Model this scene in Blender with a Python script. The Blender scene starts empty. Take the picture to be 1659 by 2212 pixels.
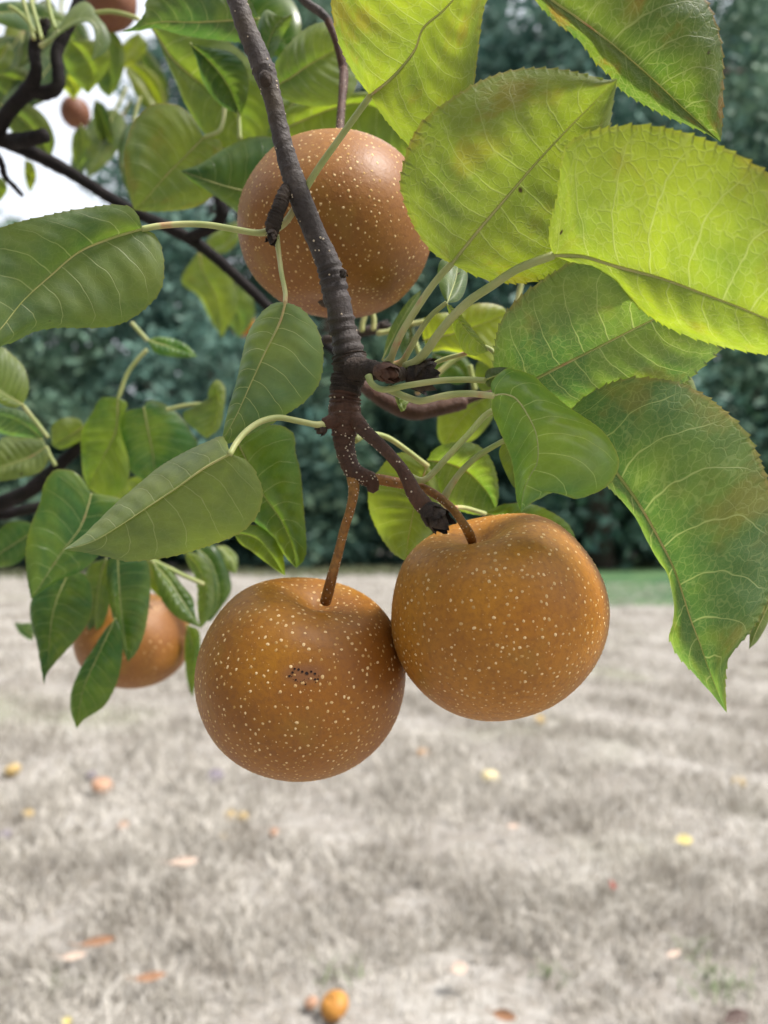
import bpy, math, random
import numpy as np
from mathutils import Vector, Matrix, noise

# ------------------------------------------------------------------ camera, world, sun, exposure
SC = bpy.context.scene
COL = SC.collection
FPX, CX, CY = 1597.0, 829.5, 1106.0          # focal length and centre, in units of a 1659 x 2212 picture
PITCH = math.atan((1180 - CY) / FPX)
CAM = np.array((0.0, 0.0, 1.0))
RT = np.array((1.0, 0.0, 0.0))
FW = np.array((0.0, math.cos(PITCH), math.sin(PITCH)))
UP = np.array((0.0, -math.sin(PITCH), math.cos(PITCH)))

cd = bpy.data.cameras.new("camera"); cam = bpy.data.objects.new("camera", cd); COL.objects.link(cam)
cam.location = CAM; cam.rotation_euler = (math.pi / 2 + PITCH, 0, 0)
cd.sensor_fit = 'VERTICAL'; cd.sensor_height = 36.0; cd.lens = 36.0 * FPX / 2212
cd.clip_start = 0.01; cd.clip_end = 2000
cd.dof.use_dof = True; cd.dof.focus_distance = 0.262; cd.dof.aperture_fstop = cd.lens / 3.3
SC.camera = cam

SUN_EL, SUN_AZ = math.radians(56), math.radians(114)
W = bpy.data.worlds.new("World"); SC.world = W; W.use_nodes = True
nt = W.node_tree; nt.nodes.clear()
sky = nt.nodes.new("ShaderNodeTexSky"); sky.sky_type = 'NISHITA'; sky.sun_disc = False
sky.sun_elevation = SUN_EL; sky.sun_rotation = SUN_AZ
sky.air_density = 0.8; sky.dust_density = 8.0; sky.ozone_density = 1.0
bg = nt.nodes.new("ShaderNodeBackground"); bg.inputs[1].default_value = 0.05
wo = nt.nodes.new("ShaderNodeOutputWorld")
ov = nt.nodes.new("ShaderNodeMix"); ov.data_type = 'RGBA'          # thin even overcast over the whole dome
ov.inputs[0].default_value = .60; ov.inputs[7].default_value = (9.0, 9.3, 9.8, 1)
nt.links.new(sky.outputs[0], ov.inputs[6]); nt.links.new(ov.outputs[2], bg.inputs[0]); nt.links.new(bg.outputs[0], wo.inputs[0])
sl = bpy.data.lights.new("sun", 'SUN'); sl.energy = 1.5; sl.angle = math.radians(10); sl.color = (1, .97, .93)
sun = bpy.data.objects.new("sun", sl); COL.objects.link(sun)
SDIR = Vector((math.cos(SUN_EL) * math.sin(SUN_AZ), math.cos(SUN_EL) * math.cos(SUN_AZ), math.sin(SUN_EL)))
sun.rotation_euler = SDIR.to_track_quat('Z', 'Y').to_euler()
VS = SC.view_settings
VS.view_transform = 'Standard'; VS.look = 'None'; VS.gamma = 1.0; VS.exposure = 1.9
VS.use_curve_mapping = False
SC.cycles.use_denoising = True
SC.cycles.max_bounces = 8; SC.cycles.diffuse_bounces = 4; SC.cycles.glossy_bounces = 3
SC.cycles.transmission_bounces = 6; SC.cycles.transparent_max_bounces = 6
SC.cycles.sample_clamp_indirect = 6

# ------------------------------------------------------------------ helpers
def P(x, y, d):
    return CAM + RT * ((x - CX) / FPX * d) - UP * ((y - CY) / FPX * d) + FW * d

def G(x, y, z=0.0):
    r = P(x, y, 1.0) - CAM
    return CAM + r * ((z - CAM[2]) / r[2])

def catmull(pts, n, uniform=False):
    p = np.asarray(pts, float)
    if len(p) == 2:
        t = np.linspace(0, 1, n)[:, None]; return p[0] * (1 - t) + p[1] * t
    e = np.vstack((2 * p[0] - p[1], p, 2 * p[-1] - p[-2]))
    out = []
    K = 24
    for i in range(1, len(e) - 2):
        t = np.linspace(0, 1, K, endpoint=False)[:, None]
        a, b, c, d = e[i - 1], e[i], e[i + 1], e[i + 2]
        out.append(.5 * (2 * b + (c - a) * t + (2 * a - 5 * b + 4 * c - d) * t ** 2 + (3 * b - a - 3 * c + d) * t ** 3))
    o = np.vstack(out + [p[-1:]])
    w = o[:, :2] if p.shape[1] == 4 else o
    s = np.concatenate(([0], np.cumsum(np.linalg.norm(np.diff(w, axis=0), axis=1))))
    q = np.linspace(0, s[-1], n)
    return np.stack([np.interp(q, s, o[:, k]) for k in range(o.shape[1])], 1)

def mesh_obj(name, V, F, mat, parent=None, smooth=True, uvs=None, loc=None, **props):
    """link one mesh object; V are world points, loc the origin they are stored against"""
    if parent is not None:
        o0 = parent.get('_o'); org = np.array(o0) if o0 is not None else np.zeros(3)
    else:
        org = np.zeros(3) if loc is None else np.array(loc, float)
    me = bpy.data.meshes.new(name)
    V = np.asarray(V, float) - org
    if isinstance(F, np.ndarray):
        F = F.tolist()
    me.from_pydata(V.tolist(), [], F)
    if smooth:
        me.polygons.foreach_set("use_smooth", [True] * len(me.polygons))
    if uvs:
        li = np.zeros(len(me.loops), int); me.loops.foreach_get("vertex_index", li)
        for un, ua in uvs.items():
            l = me.uv_layers.new(name=un); l.data.foreach_set("uv", np.asarray(ua, float)[li].ravel())
    me.materials.append(mat); me.update()
    o = bpy.data.objects.new(name, me); COL.objects.link(o)
    o['_o'] = org.tolist()
    if parent is not None:
        o.parent = parent
    else:
        o.location = org
    for k, v in props.items():
        o[k] = v
    return o

def thing(name, loc, label, category, group=None):
    o = bpy.data.objects.new(name, None); COL.objects.link(o); o.location = loc; o.empty_display_size = .02
    o['_o'] = [float(a) for a in loc]; o['label'] = label; o['category'] = category
    if group: o['group'] = group
    return o

def tag(o, label, category, group=None):
    o['label'] = label; o['category'] = category
    if group: o['group'] = group
    return o

def tube_mesh(pts, rad, seg=14, rough=None, cap=True):
    """pts (n,3) world, rad (n,) metres; rough(i, ang, s) multiplies the radius"""
    pts = np.asarray(pts); n = len(pts)
    T = np.gradient(pts, axis=0); T /= np.linalg.norm(T, axis=1)[:, None] + 1e-12
    ref = np.array((0, 0, 1.0)) if abs(T[0, 2]) < .9 else np.array((1.0, 0, 0))
    N = np.cross(T[0], ref); N /= np.linalg.norm(N)
    ang = np.linspace(0, 2 * math.pi, seg, endpoint=False)
    V = []; Ns = []
    for i in range(n):
        N = N - T[i] * N.dot(T[i]); N /= np.linalg.norm(N); B = np.cross(T[i], N)
        Ns.append((N, B))
        for a in ang:
            k = 1.0 if rough is None else rough(i, a)
            V.append(pts[i] + (N * math.cos(a) + B * math.sin(a)) * rad[i] * k)
    F = []
    for i in range(n - 1):
        for j in range(seg):
            F.append((i * seg + j, i * seg + (j + 1) % seg, (i + 1) * seg + (j + 1) % seg, (i + 1) * seg + j))
    if cap:
        V.append(pts[0] - T[0] * rad[0] * .5); c0 = len(V) - 1
        V.append(pts[-1] + T[-1] * rad[-1] * .5); c1 = len(V) - 1
        for j in range(seg):
            F.append((c0, (j + 1) % seg, j)); F.append((c1, (n - 1) * seg + j, (n - 1) * seg + (j + 1) % seg))
    return V, F, T, Ns

def path(spec, n):
    """spec [(x, y, depth, r)] in picture units -> world centreline and radii"""
    c = catmull(spec, n)
    pts = np.array([P(a, b, d) for a, b, d, r in c])
    return pts, c[:, 3] * c[:, 2] / FPX

def tube(name, spec, mat, parent, n=40, seg=12, wob=.05, rings=0, ringamp=.1, seed=0, ridges=(), **kw):
    pts, rad = path(spec, n)
    rnd = random.Random(seed)
    ringv = [1 + (ringamp * rnd.uniform(-1, 1) if rings else 0) for _ in range(n)]
    for rd in ridges:
        k = int(rd * (n - 1)); ringv[k] += .09; ringv[max(0, k - 1)] += .04; ringv[min(n - 1, k + 1)] -= .05
    def rough(i, a):
        p = pts[i] / max(rad[i], 1e-6)
        v = noise.noise(Vector((p[0] * .25 + math.cos(a) * .8, p[1] * .25 + seed, p[2] * .25 + math.sin(a) * .8)))
        return ringv[i] + wob * v
    V, F, T, Ns = tube_mesh(pts, rad, seg, rough)
    o = mesh_obj(name, V, F, mat, parent, **kw)
    return o, pts, rad, Ns

def dots_on_tube(name, pts, rad, Ns, count, size, mat, parent, seed, s0=0., s1=1.):
    rnd = random.Random(seed); V = []; F = []
    n = len(pts)
    for _ in range(count):
        i = int(rnd.uniform(s0, s1) * (n - 1)); a = rnd.uniform(0, 6.283)
        N, B = Ns[i]; nr = N * math.cos(a) + B * math.sin(a); tg = -N * math.sin(a) + B * math.cos(a)
        ax = np.cross(nr, tg)
        c = pts[i] + nr * rad[i] * 1.0; r = size * rnd.uniform(.55, 1.1); b = len(V)
        for k in range(7):
            q = k / 7 * 6.283; V.append(c + (tg * math.cos(q) * rnd.uniform(.7, 1.2) + ax * math.sin(q)) * r - nr * r * .1)
        for k in range(7):
            q = k / 7 * 6.283; V.append(c + (tg * math.cos(q) + ax * math.sin(q)) * r * .55 + nr * r * .45)
        for k in range(7):
            F.append((b + k, b + (k + 1) % 7, b + 7 + (k + 1) % 7, b + 7 + k))
        F.append(tuple(b + 7 + k for k in range(7)))
    return mesh_obj(name, V, F, mat, parent, kind='stuff')

# ------------------------------------------------------------------ materials
class NB:
    def __init__(s, name):
        s.m = bpy.data.materials.new(name); s.m.use_nodes = True; s.t = s.m.node_tree; s.t.nodes.clear()
        s.out = s.n("ShaderNodeOutputMaterial")
    def n(s, k, **p):
        o = s.t.nodes.new(k)
        for a, b in p.items(): setattr(o, a, b)
        return o
    def put(s, sock, v):
        if v is None: return
        if isinstance(v, bpy.types.NodeSocket): s.t.links.new(v, sock)
        elif isinstance(v, (tuple, list)) and len(v) == 3 and sock.type == 'RGBA': sock.default_value = (*v, 1)
        else: sock.default_value = v
    def math(s, op, a, b=None, c=None, clamp=False):
        o = s.n("ShaderNodeMath", operation=op, use_clamp=clamp)
        s.put(o.inputs[0], a); s.put(o.inputs[1], b); s.put(o.inputs[2], c); return o.outputs[0]
    def mix(s, f, a, b, blend='MIX'):
        o = s.n("ShaderNodeMix", data_type='RGBA', blend_type=blend)
        s.put(o.inputs[0], f); s.put(o.inputs[6], a); s.put(o.inputs[7], b); return o.outputs[2]
    def step(s, v, a, b, x=0., y=1.):
        o = s.n("ShaderNodeMapRange", interpolation_type='SMOOTHSTEP')
        for i, q in enumerate((v, a, b, x, y)): s.put(o.inputs[i], q)
        return o.outputs[0]
    def noise(s, vec, scale, detail=3., rough=.5, out=0):
        o = s.n("ShaderNodeTexNoise"); s.put(o.inputs['Vector'], vec); s.put(o.inputs['Scale'], scale)
        s.put(o.inputs['Detail'], detail); s.put(o.inputs['Roughness'], rough); return o.outputs[out]
    def vor(s, vec, scale, feature='F1', out='Distance', rnd=1.):
        o = s.n("ShaderNodeTexVoronoi", feature=feature); s.put(o.inputs['Vector'], vec); s.put(o.inputs['Scale'], scale)
        s.put(o.inputs['Randomness'], rnd); return o.outputs[out]
    def vadd(s, a, b, op='ADD'):
        o = s.n("ShaderNodeVectorMath", operation=op); s.put(o.inputs[0], a); s.put(o.inputs[1], b); return o.outputs[0]
    def bump(s, h, strength, dist):
        o = s.n("ShaderNodeBump"); s.put(o.inputs['Height'], h); s.put(o.inputs['Strength'], strength)
        s.put(o.inputs['Distance'], dist); return o.outputs[0]
    def bsdf(s, col, rough=.6, spec=.4, normal=None, **kw):
        o = s.n("ShaderNodeBsdfPrincipled"); s.put(o.inputs['Base Color'], col); s.put(o.inputs['Roughness'], rough)
        s.put(o.inputs['Specular IOR Level'], spec); s.put(o.inputs['Normal'], normal)
        for k, v in kw.items(): s.put(o.inputs[k], v)
        return o.outputs[0]
    def trans(s, col, normal=None):
        o = s.n("ShaderNodeBsdfTranslucent"); s.put(o.inputs[0], col); s.put(o.inputs['Normal'], normal); return o.outputs[0]
    def mixs(s, f, a, b):
        o = s.n("ShaderNodeMixShader"); s.put(o.inputs[0], f); s.put(o.inputs[1], a); s.put(o.inputs[2], b); return o.outputs[0]
    def done(s, sh):
        s.t.links.new(sh, s.out.inputs[0]); return s.m
    def obj(s): return s.n("ShaderNodeTexCoord").outputs['Object']

def leaf_material(name, detail=True):
    b = NB(name)
    uv = b.n("ShaderNodeUVMap", uv_map="UVMap").outputs[0]
    me = b.n("ShaderNodeUVMap", uv_map="metric").outputs[0]
    sx = b.n("ShaderNodeSeparateXYZ"); b.put(sx.inputs[0], uv)
    u, s = sx.outputs[0], sx.outputs[1]
    oi = b.n("ShaderNodeObjectInfo"); oc = b.n("ShaderNodeSeparateColor"); b.put(oc.inputs[0], oi.outputs['Color'])
    yel, red, bri = oc.outputs[0], oc.outputs[1], oc.outputs[2]
    cx = b.n("ShaderNodeCombineXYZ"); r10 = b.math('MULTIPLY', oi.outputs['Random'], 7.0)
    for i in range(3): b.put(cx.inputs[i], r10)
    mv = b.vadd(me, cx.outputs[0])
    us = b.math('MULTIPLY_ADD', u, 2.0, -1.0); x = b.math('ABSOLUTE', us)
    n1 = b.noise(mv, 45, 3, .55); n2 = b.noise(b.vadd(mv, (3.3, 1.7, 0)), 62, 4, .6); n3 = b.noise(mv, 160, 3)
    side = b.math('GREATER_THAN', u, .5)
    x15 = b.math('POWER', x, 1.7)
    t = b.math('SUBTRACT', s, b.math('MULTIPLY', x15, .15))
    t = b.math('MULTIPLY_ADD', t, 8.6, b.math('MULTIPLY_ADD', side, .45, b.math('MULTIPLY', n1, .9)))
    fr = b.math('MULTIPLY', b.math('ABSOLUTE', b.math('SUBTRACT', b.math('FRACT', t), .5)), 2.0)
    wv = b.math('MULTIPLY_ADD', x, -.045, .075)
    v2 = b.math('SUBTRACT', 1.0, b.step(fr, b.math('MULTIPLY', wv, .35), wv))
    v2 = b.math('MULTIPLY', v2, b.step(x, 1.0, .8))
    vein = v2
    if detail:
        wob = b.n("ShaderNodeVectorMath", operation='SCALE'); b.put(wob.inputs[0], b.noise(mv, 330, 2, .5, 1)); wob.inputs['Scale'].default_value = .0022
        mw = b.vadd(mv, wob.outputs[0])
        t1 = b.math('SUBTRACT', 1.0, b.step(b.vor(mw, 360, 'DISTANCE_TO_EDGE'), .012, .075))
        t2 = b.math('SUBTRACT', 1.0, b.step(b.vor(mw, 800, 'DISTANCE_TO_EDGE'), .02, .12))
        ter = b.math('MAXIMUM', b.math('MULTIPLY', t1, .62), b.math('MULTIPLY', t2, .22))
        ter = b.math('MULTIPLY', ter, oi.outputs['Alpha'])
        vein = b.math('MAXIMUM', v2, ter)
    yf = b.math('ADD', yel, b.math('MULTIPLY', b.math('SUBTRACT', n1, .5), 1.1), clamp=True)
    rm = b.math('MULTIPLY', b.step(n2, .50, .66), b.math('MULTIPLY', red, b.step(x, .05, .6)), clamp=True)
    rim = b.math('MULTIPLY', b.step(x, .955, .99), b.math('MULTIPLY_ADD', red, .6, .15), clamp=True)
    tone = b.math('MULTIPLY', b.math('MULTIPLY', bri, .85), b.math('MULTIPLY_ADD', n3, .5, .75))
    def scale(c, f):
        o = b.n("ShaderNodeVectorMath", operation='SCALE'); b.put(o.inputs[0], c); b.put(o.inputs['Scale'], f); return o.outputs[0]
    redc = (.30, .12, .045)
    under = b.mix(yf, (.125, .172, .098), (.27, .31, .085))
    under = b.mix(b.math('MULTIPLY', rm, .75), under, redc)
    under = b.mix(b.math('MULTIPLY', vein, .42), under, (.40, .44, .24))
    upper = b.mix(yf, (.032, .078, .036), (.19, .25, .035))
    upper = b.mix(b.math('MULTIPLY', rm, .6), upper, redc)
    upper = b.mix(b.math('MULTIPLY', vein, .28), upper, (.30, .38, .16))
    tc = b.mix(yf, (.08, .22, .018), (.58, .70, .012))
    tc = b.mix(b.math('MULTIPLY', rm, .65), tc, (.50, .22, .03))
    tc = b.mix(b.math('MULTIPLY', vein, .5), tc, (.62, .70, .20))
    gm = b.n("ShaderNodeNewGeometry")
    colr = b.mix(gm.outputs['Backfacing'], upper, under)
    colr = b.mix(rim, colr, (.45, .20, .10))
    sv = b.n("ShaderNodeTexVoronoi", feature='F1'); b.put(sv.inputs['Vector'], mv); sv.inputs['Scale'].default_value = 75
    sr = b.n("ShaderNodeSeparateColor"); b.put(sr.inputs[0], sv.outputs['Color'])
    speck = b.math('MULTIPLY', b.step(b.math('ADD', sv.outputs['Distance'], b.math('MULTIPLY', n3, .12)), .13, .08), b.step(sr.outputs[0], .70, .74))
    colr = b.mix(b.math('MULTIPLY', speck, .85), colr, (.05, .028, .018)); tc = b.mix(speck, tc, (.06, .03, .012))
    colr = scale(colr, tone); tc = scale(tc, tone)
    h = b.math('MULTIPLY_ADD', vein, .8, b.math('MULTIPLY', n3, .5))
    hs = b.math('MULTIPLY', h, b.math('MULTIPLY_ADD', gm.outputs['Backfacing'], 2.0, -1.0))
    nm = b.bump(hs, .35, .0006)
    rough = b.math('MULTIPLY_ADD', gm.outputs['Backfacing'], .17, .30)
    p = b.bsdf(colr, rough, .52, nm)
    return b.done(b.mixs(.50, p, b.trans(tc, nm)))

M = {}
M['leaf'] = leaf_material("leaf_blade")
M['leaf_far'] = leaf_material("leaf_blade_soft", False)

def petiole_material():
    b = NB("leaf_stalk"); o = b.obj(); n = b.noise(o, 70, 3)
    oi = b.n("ShaderNodeObjectInfo")
    c = b.mix(b.step(n, .35, .7), (.29, .34, .12), (.42, .42, .19))
    c = b.mix(1.0, c, oi.outputs['Color'], 'MULTIPLY')
    c = b.mix(b.step(n, .62, .75), c, (.42, .22, .12))
    p = b.bsdf(c, .5, .4, b.bump(b.noise(o, 900, 2), .15, .0004), **{'Subsurface Weight': .15, 'Subsurface Scale': .002, 'Subsurface Radius': (1, .8, .3)})
    return b.done(p)
M['petiole'] = petiole_material()

def bark(name, c1, c2, c3, rough=.62, bs=.5, scale=1.):
    b = NB(name); o = b.obj()
    n = b.noise(o, 90 * scale, 4, .6); f = b.noise(o, 700 * scale, 3, .6); w = b.noise(b.vadd(o, (5, 2, 1)), 35 * scale, 2)
    c = b.mix(b.step(n, .35, .68), c1, c2); c = b.mix(b.step(w, .5, .72), c, c3)
    c = b.mix(b.step(f, .3, .75, 0, .45), c, (.02, .014, .012))
    h = b.math('MULTIPLY_ADD', f, .5, n)
    return b.done(b.bsdf(c, rough, .15 if name == 'bark_dark' else .32, b.bump(h, min(1, bs * 1.5), .0016)))
M['bark_grey'] = bark("bark_grey", (.046, .038, .038), (.092, .077, .074), (.08, .062, .046))
M['bark_brown'] = bark("bark_brown", (.066, .028, .017), (.105, .050, .030), (.075, .040, .029))
M['bark_old'] = bark("bark_wrinkled", (.030, .022, .018), (.085, .063, .050), (.045, .03, .023), .8, .9)
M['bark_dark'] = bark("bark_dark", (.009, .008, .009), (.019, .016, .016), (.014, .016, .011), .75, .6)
M['stem'] = bark("fruit_stalk", (.24, .095, .022), (.33, .16, .04), (.28, .13, .03), .5, .3)
M['bud'] = bark("bud_scales", (.014, .010, .010), (.050, .032, .025), (.085, .06, .043), .6, .6, 3.)

def flat(name, col, rough=.6, var=.25, scale=60., spec=.3):
    b = NB(name); o = b.obj(); n = b.noise(o, scale, 3)
    dk = tuple(c * (1 - var) for c in col)
    return b.done(b.bsdf(b.mix(b.step(n, .3, .7), dk, col), rough, spec))
M['lent'] = flat("lenticel", (.62, .52, .40), .8)

def pear_dot_material():
    b = NB("pear_lenticel"); g = b.n("ShaderNodeNewGeometry").outputs['Random Per Island']
    c = b.mix(g, (.46, .26, .08), (.78, .57, .31))
    return b.done(b.bsdf(c, .75, .2))
M['peardot'] = pear_dot_material()

def pear_material(name, ca, cb, cc, scar=None, soot=None):
    b = NB(name); o = b.obj()
    n = b.noise(o, 22, 3, .5); w = b.noise(b.vadd(o, (1.3, .4, 2.)), 11, 2); f = b.noise(o, 500, 3, .6)
    c = b.mix(b.step(n, .33, .68), ca, cb); c = b.mix(b.step(w, .45, .68), c, cc)
    c = b.mix(b.step(f, .35, .75, 0, .45), c, (.17, .062, .016))
    w2 = b.noise(b.vadd(o, (7.3, 2.4, 5.)), 30, 4, .65); c = b.mix(b.step(w2, .52, .72, 0, .5), c, (.30, .165, .022))
    w3 = b.noise(b.vadd(o, (2.3, 9.4, 5.)), 60, 5, .7); c = b.mix(b.step(w3, .56, .74, 0, .45), c, (.17, .062, .018))
    d = b.math('SUBTRACT', 1.0, b.step(b.vor(o, 520), .10, .17))
    c = b.mix(b.math('MULTIPLY', d, .45), c, (.62, .38, .15))
    h = b.math('MULTIPLY_ADD', d, .6, f)
    if scar is not None:
        ctr, ax, e1, e2 = scar
        v = b.vadd(o, tuple(-a for a in ctr))
        dot1 = b.n("ShaderNodeVectorMath", operation='DOT_PRODUCT'); b.put(dot1.inputs[0], v); b.put(dot1.inputs[1], e1)
        dot2 = b.n("ShaderNodeVectorMath", operation='DOT_PRODUCT'); b.put(dot2.inputs[0], v); b.put(dot2.inputs[1], e2)
        q = b.math('SQRT', b.math('ADD', b.math('POWER', b.math('ABSOLUTE', b.math('DIVIDE', dot1.outputs['Value'], .0060)), 2.),
                                  b.math('POWER', b.math('ABSOLUTE', b.math('DIVIDE', dot2.outputs['Value'], .0030)), 2.)))
        q = b.math('ADD', q, b.math('MULTIPLY', b.math('SUBTRACT', f, .5), .8))
        area = b.step(q, 1.25, .8)
        c = b.mix(b.math('MULTIPLY', b.step(q, 1.7, .5), .75), c, (.20, .085, .04))
        q2 = b.n("ShaderNodeVectorMath", operation='LENGTH'); b.put(q2.inputs[0], b.vadd(v, tuple(a * -.017 for a in e2)))
        c = b.mix(b.step(b.math('ADD', q2.outputs['Value'], b.math('MULTIPLY', n, .006)), .014, .004, 0, .55), c, (.24, .12, .075))
    if soot is not None:
        q3 = b.n("ShaderNodeVectorMath", operation='DISTANCE'); b.put(q3.inputs[0], o); b.put(q3.inputs[1], soot)
        a = b.step(q3.outputs['Value'], .016, .009)
        sp = b.step(b.noise(o, 900, 3, .7), .58, .66)
        c = b.mix(b.math('MULTIPLY', a, .3), c, (.42, .30, .22))
        c = b.mix(b.math('MULTIPLY', a, sp), c, (.02, .015, .015))
    nm = b.bump(b.math('MULTIPLY_ADD', w3, 2.0, h), .35, .0005)
    return b.done(b.bsdf(c, b.math('MULTIPLY_ADD', w3, .20, .40), .38, nm))

# ------------------------------------------------------------------ ground, lawn, dry grass
def ground_mat():
    b = NB("dry_ground"); o = b.obj()
    n = b.noise(o, .9, 5, .6); f = b.noise(o, 16, 5, .7); g = b.noise(b.vadd(o, (4, 8, 0)), .45, 3)
    c = b.mix(b.step(n, .35, .65), (.27, .25, .225), (.40, .38, .35))
    c = b.mix(b.step(f, .38, .7, 0, .6), c, (.16, .135, .105))
    c = b.mix(b.step(g, .56, .74, 0, .55), c, (.22, .26, .12))
    return b.done(b.bsdf(c, .95, .1, b.bump(f, .6, .03)))
M['ground'] = ground_mat()
def lawn_mat():
    b = NB("green_lawn"); o = b.obj(); n = b.noise(o, .8, 5, .65)
    return b.done(b.bsdf(b.mix(b.step(n, .35, .68), (.045, .105, .05), (.11, .18, .075)), .95, .1))
M['lawn'] = lawn_mat()
S = 600
g = mesh_obj("ground", [(-S, -S, 0), (S, -S, 0), (S, S, 0), (-S, S, 0)], [(0, 1, 2, 3)], M['ground'], smooth=False)
g['kind'] = 'structure'
rl = random.Random(4); Vl = []
for i in range(40):
    Vl.append((1.6 + i * 1.4, 12.4 + rl.uniform(-.35, .35) + i * .05, .008))
for i in range(40):
    Vl.append((1.6 + (39 - i) * 1.4, 70, .008))
lw = mesh_obj("lawn", Vl, [tuple(range(80))], M['lawn'], smooth=False); lw['kind'] = 'structure'

def grass_mat(name, ca, cb, cc, tr=.25):
    b = NB(name); g = b.n("ShaderNodeNewGeometry").outputs['Random Per Island']
    n = b.noise(b.obj(), 3.2, 5, .7); n0 = b.noise(b.obj(), .7, 3, .6)
    c = b.mix(b.step(g, .05, .95), ca, cb); c = b.mix(b.step(n, .44, .66, 0, .8), c, cc); c = b.mix(b.step(n0, .46, .7, 0, .45), c, cc)
    return b.done(b.mixs(tr, b.bsdf(c, .7, .25), b.trans(c)))
M['straw'] = grass_mat("dry_grass", (.31, .285, .24), (.73, .695, .635), (.25, .222, .185))
M['weed'] = grass_mat("green_grass", (.14, .19, .09), (.24, .30, .15), (.17, .22, .11))

def blades(name, xy, hgt, wid, lean, mat, seed, **props):
    r = np.random.default_rng(seed); n = len(xy)
    a = r.uniform(0, 2 * np.pi, n); dirv = np.stack((np.cos(a), np.sin(a)), 1)
    b2 = r.uniform(0, 2 * np.pi, n); wv = np.stack((np.cos(b2), np.sin(b2), np.zeros(n)), 1) * (wid * r.uniform(.6, 1.3, n))[:, None]
    h = hgt * r.uniform(.5, 1.3, n); ln = lean * r.uniform(.3, 1.6, n) * h
    p0 = np.concatenate((xy, np.full((n, 1), -.004)), 1)
    p1 = p0 + np.concatenate((dirv * (ln * .35)[:, None], (h * .62)[:, None]), 1)
    p2 = p0 + np.concatenate((dirv * ln[:, None], (h * r.uniform(.45, 1., n))[:, None]), 1)
    V = np.stack((p0 - wv * .5, p0 + wv * .5, p1 + wv * .42, p1 - wv * .42, p2), 1).reshape(-1, 3)
    i = np.arange(n) * 5
    me = bpy.data.meshes.new(name)
    lv = np.stack((i, i + 1, i + 2, i + 3, i + 3, i + 2, i + 4), 1).ravel()
    me.vertices.add(len(V)); me.vertices.foreach_set("co", V.ravel())
    me.loops.add(len(lv)); me.loops.foreach_set("vertex_index", lv.astype(np.int32))
    me.polygons.add(2 * n)
    st = np.stack((np.arange(n) * 7, np.arange(n) * 7 + 4), 1).ravel()
    me.polygons.foreach_set("loop_start", st.astype(np.int32))
    me.update(calc_edges=True); me.validate()
    me.materials.append(mat); o = bpy.data.objects.new(name, me); COL.objects.link(o)
    for k, v in props.items(): o[k] = v
    return o

rg = np.random.default_rng(11)
def wedge(n, d0, d1, half=.66, power=1.0):
    u = rg.uniform(0, 1, n); d = d0 * (d1 / d0) ** u
    x = rg.uniform(-1, 1, n) * (d * half + .35)
    return np.stack((x, d), 1)
def tufty(xy, sc=2.2):
    v = np.array([noise.noise(Vector((p[0] * sc, p[1] * sc, 3.1))) + .5 * noise.noise(Vector((p[0] * sc * 4, p[1] * sc * 4, 9.))) for p in xy])
    return v
xy = wedge(210000, 1.0, 20.0); tv = tufty(xy)
dd = xy[:, 1]
keep = rg.uniform(0, 1, len(xy)) < np.clip(.62 + tv * 1.1, .18, 1)
xy, tv, dd = xy[keep], tv[keep], dd[keep]
blades("dry_grass", xy, np.clip(.062 + .06 * tv, .022, .14), .0026 * (1 + dd * .26), .95, M['straw'], 3,
       kind='stuff', label='bleached dry straw grass covering the orchard floor', category='grass')

xf = np.stack((rg.uniform(-26, 30, 15000), 22 + 9 * rg.uniform(0, 1, 15000) ** .45), 1)
xf[:, 1] += np.where(xf[:, 0] > 2, 9, 0) + 1.5 * np.sin(xf[:, 0] * .7)
M['rough'] = grass_mat("rough_grass", (.10, .125, .06), (.24, .235, .14), (.055, .085, .045))
blades("rough_grass", xf, np.full(15000, .30), np.full(15000, .035), .9, M['rough'], 8, kind='stuff', label='rough olive grass along the foot of the trees', category='grass')
# ------------------------------------------------------------------ background trees
def crown_mat(name, ca, cb, cc):
    b = NB(name); gm = b.n("ShaderNodeNewGeometry"); g = gm.outputs['Random Per Island']
    n = b.noise(b.obj(), .45, 3, .6)
    c = b.mix(g, ca, cb); c = b.mix(b.step(n, .42, .66, 0, .8), c, cc)
    return b.done(b.mixs(.22, b.bsdf(c, .55, .3), b.trans(c)))
M['crownA'] = crown_mat("foliage_bluegreen", (.055, .135, .115), (.125, .235, .19), (.17, .27, .21))
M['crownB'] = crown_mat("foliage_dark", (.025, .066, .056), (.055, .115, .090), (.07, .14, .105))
M['crownC'] = crown_mat("foliage_mid", (.045, .095, .050), (.11, .18, .085), (.13, .19, .09))
M['crownD'] = crown_mat("foliage_light", (.065, .14, .105), (.15, .25, .17), (.19, .28, .18))
M['trunk'] = bark("trunk_bark", (.07, .055, .045), (.13, .105, .085), (.09, .08, .065), .9, .8, .02)

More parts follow.
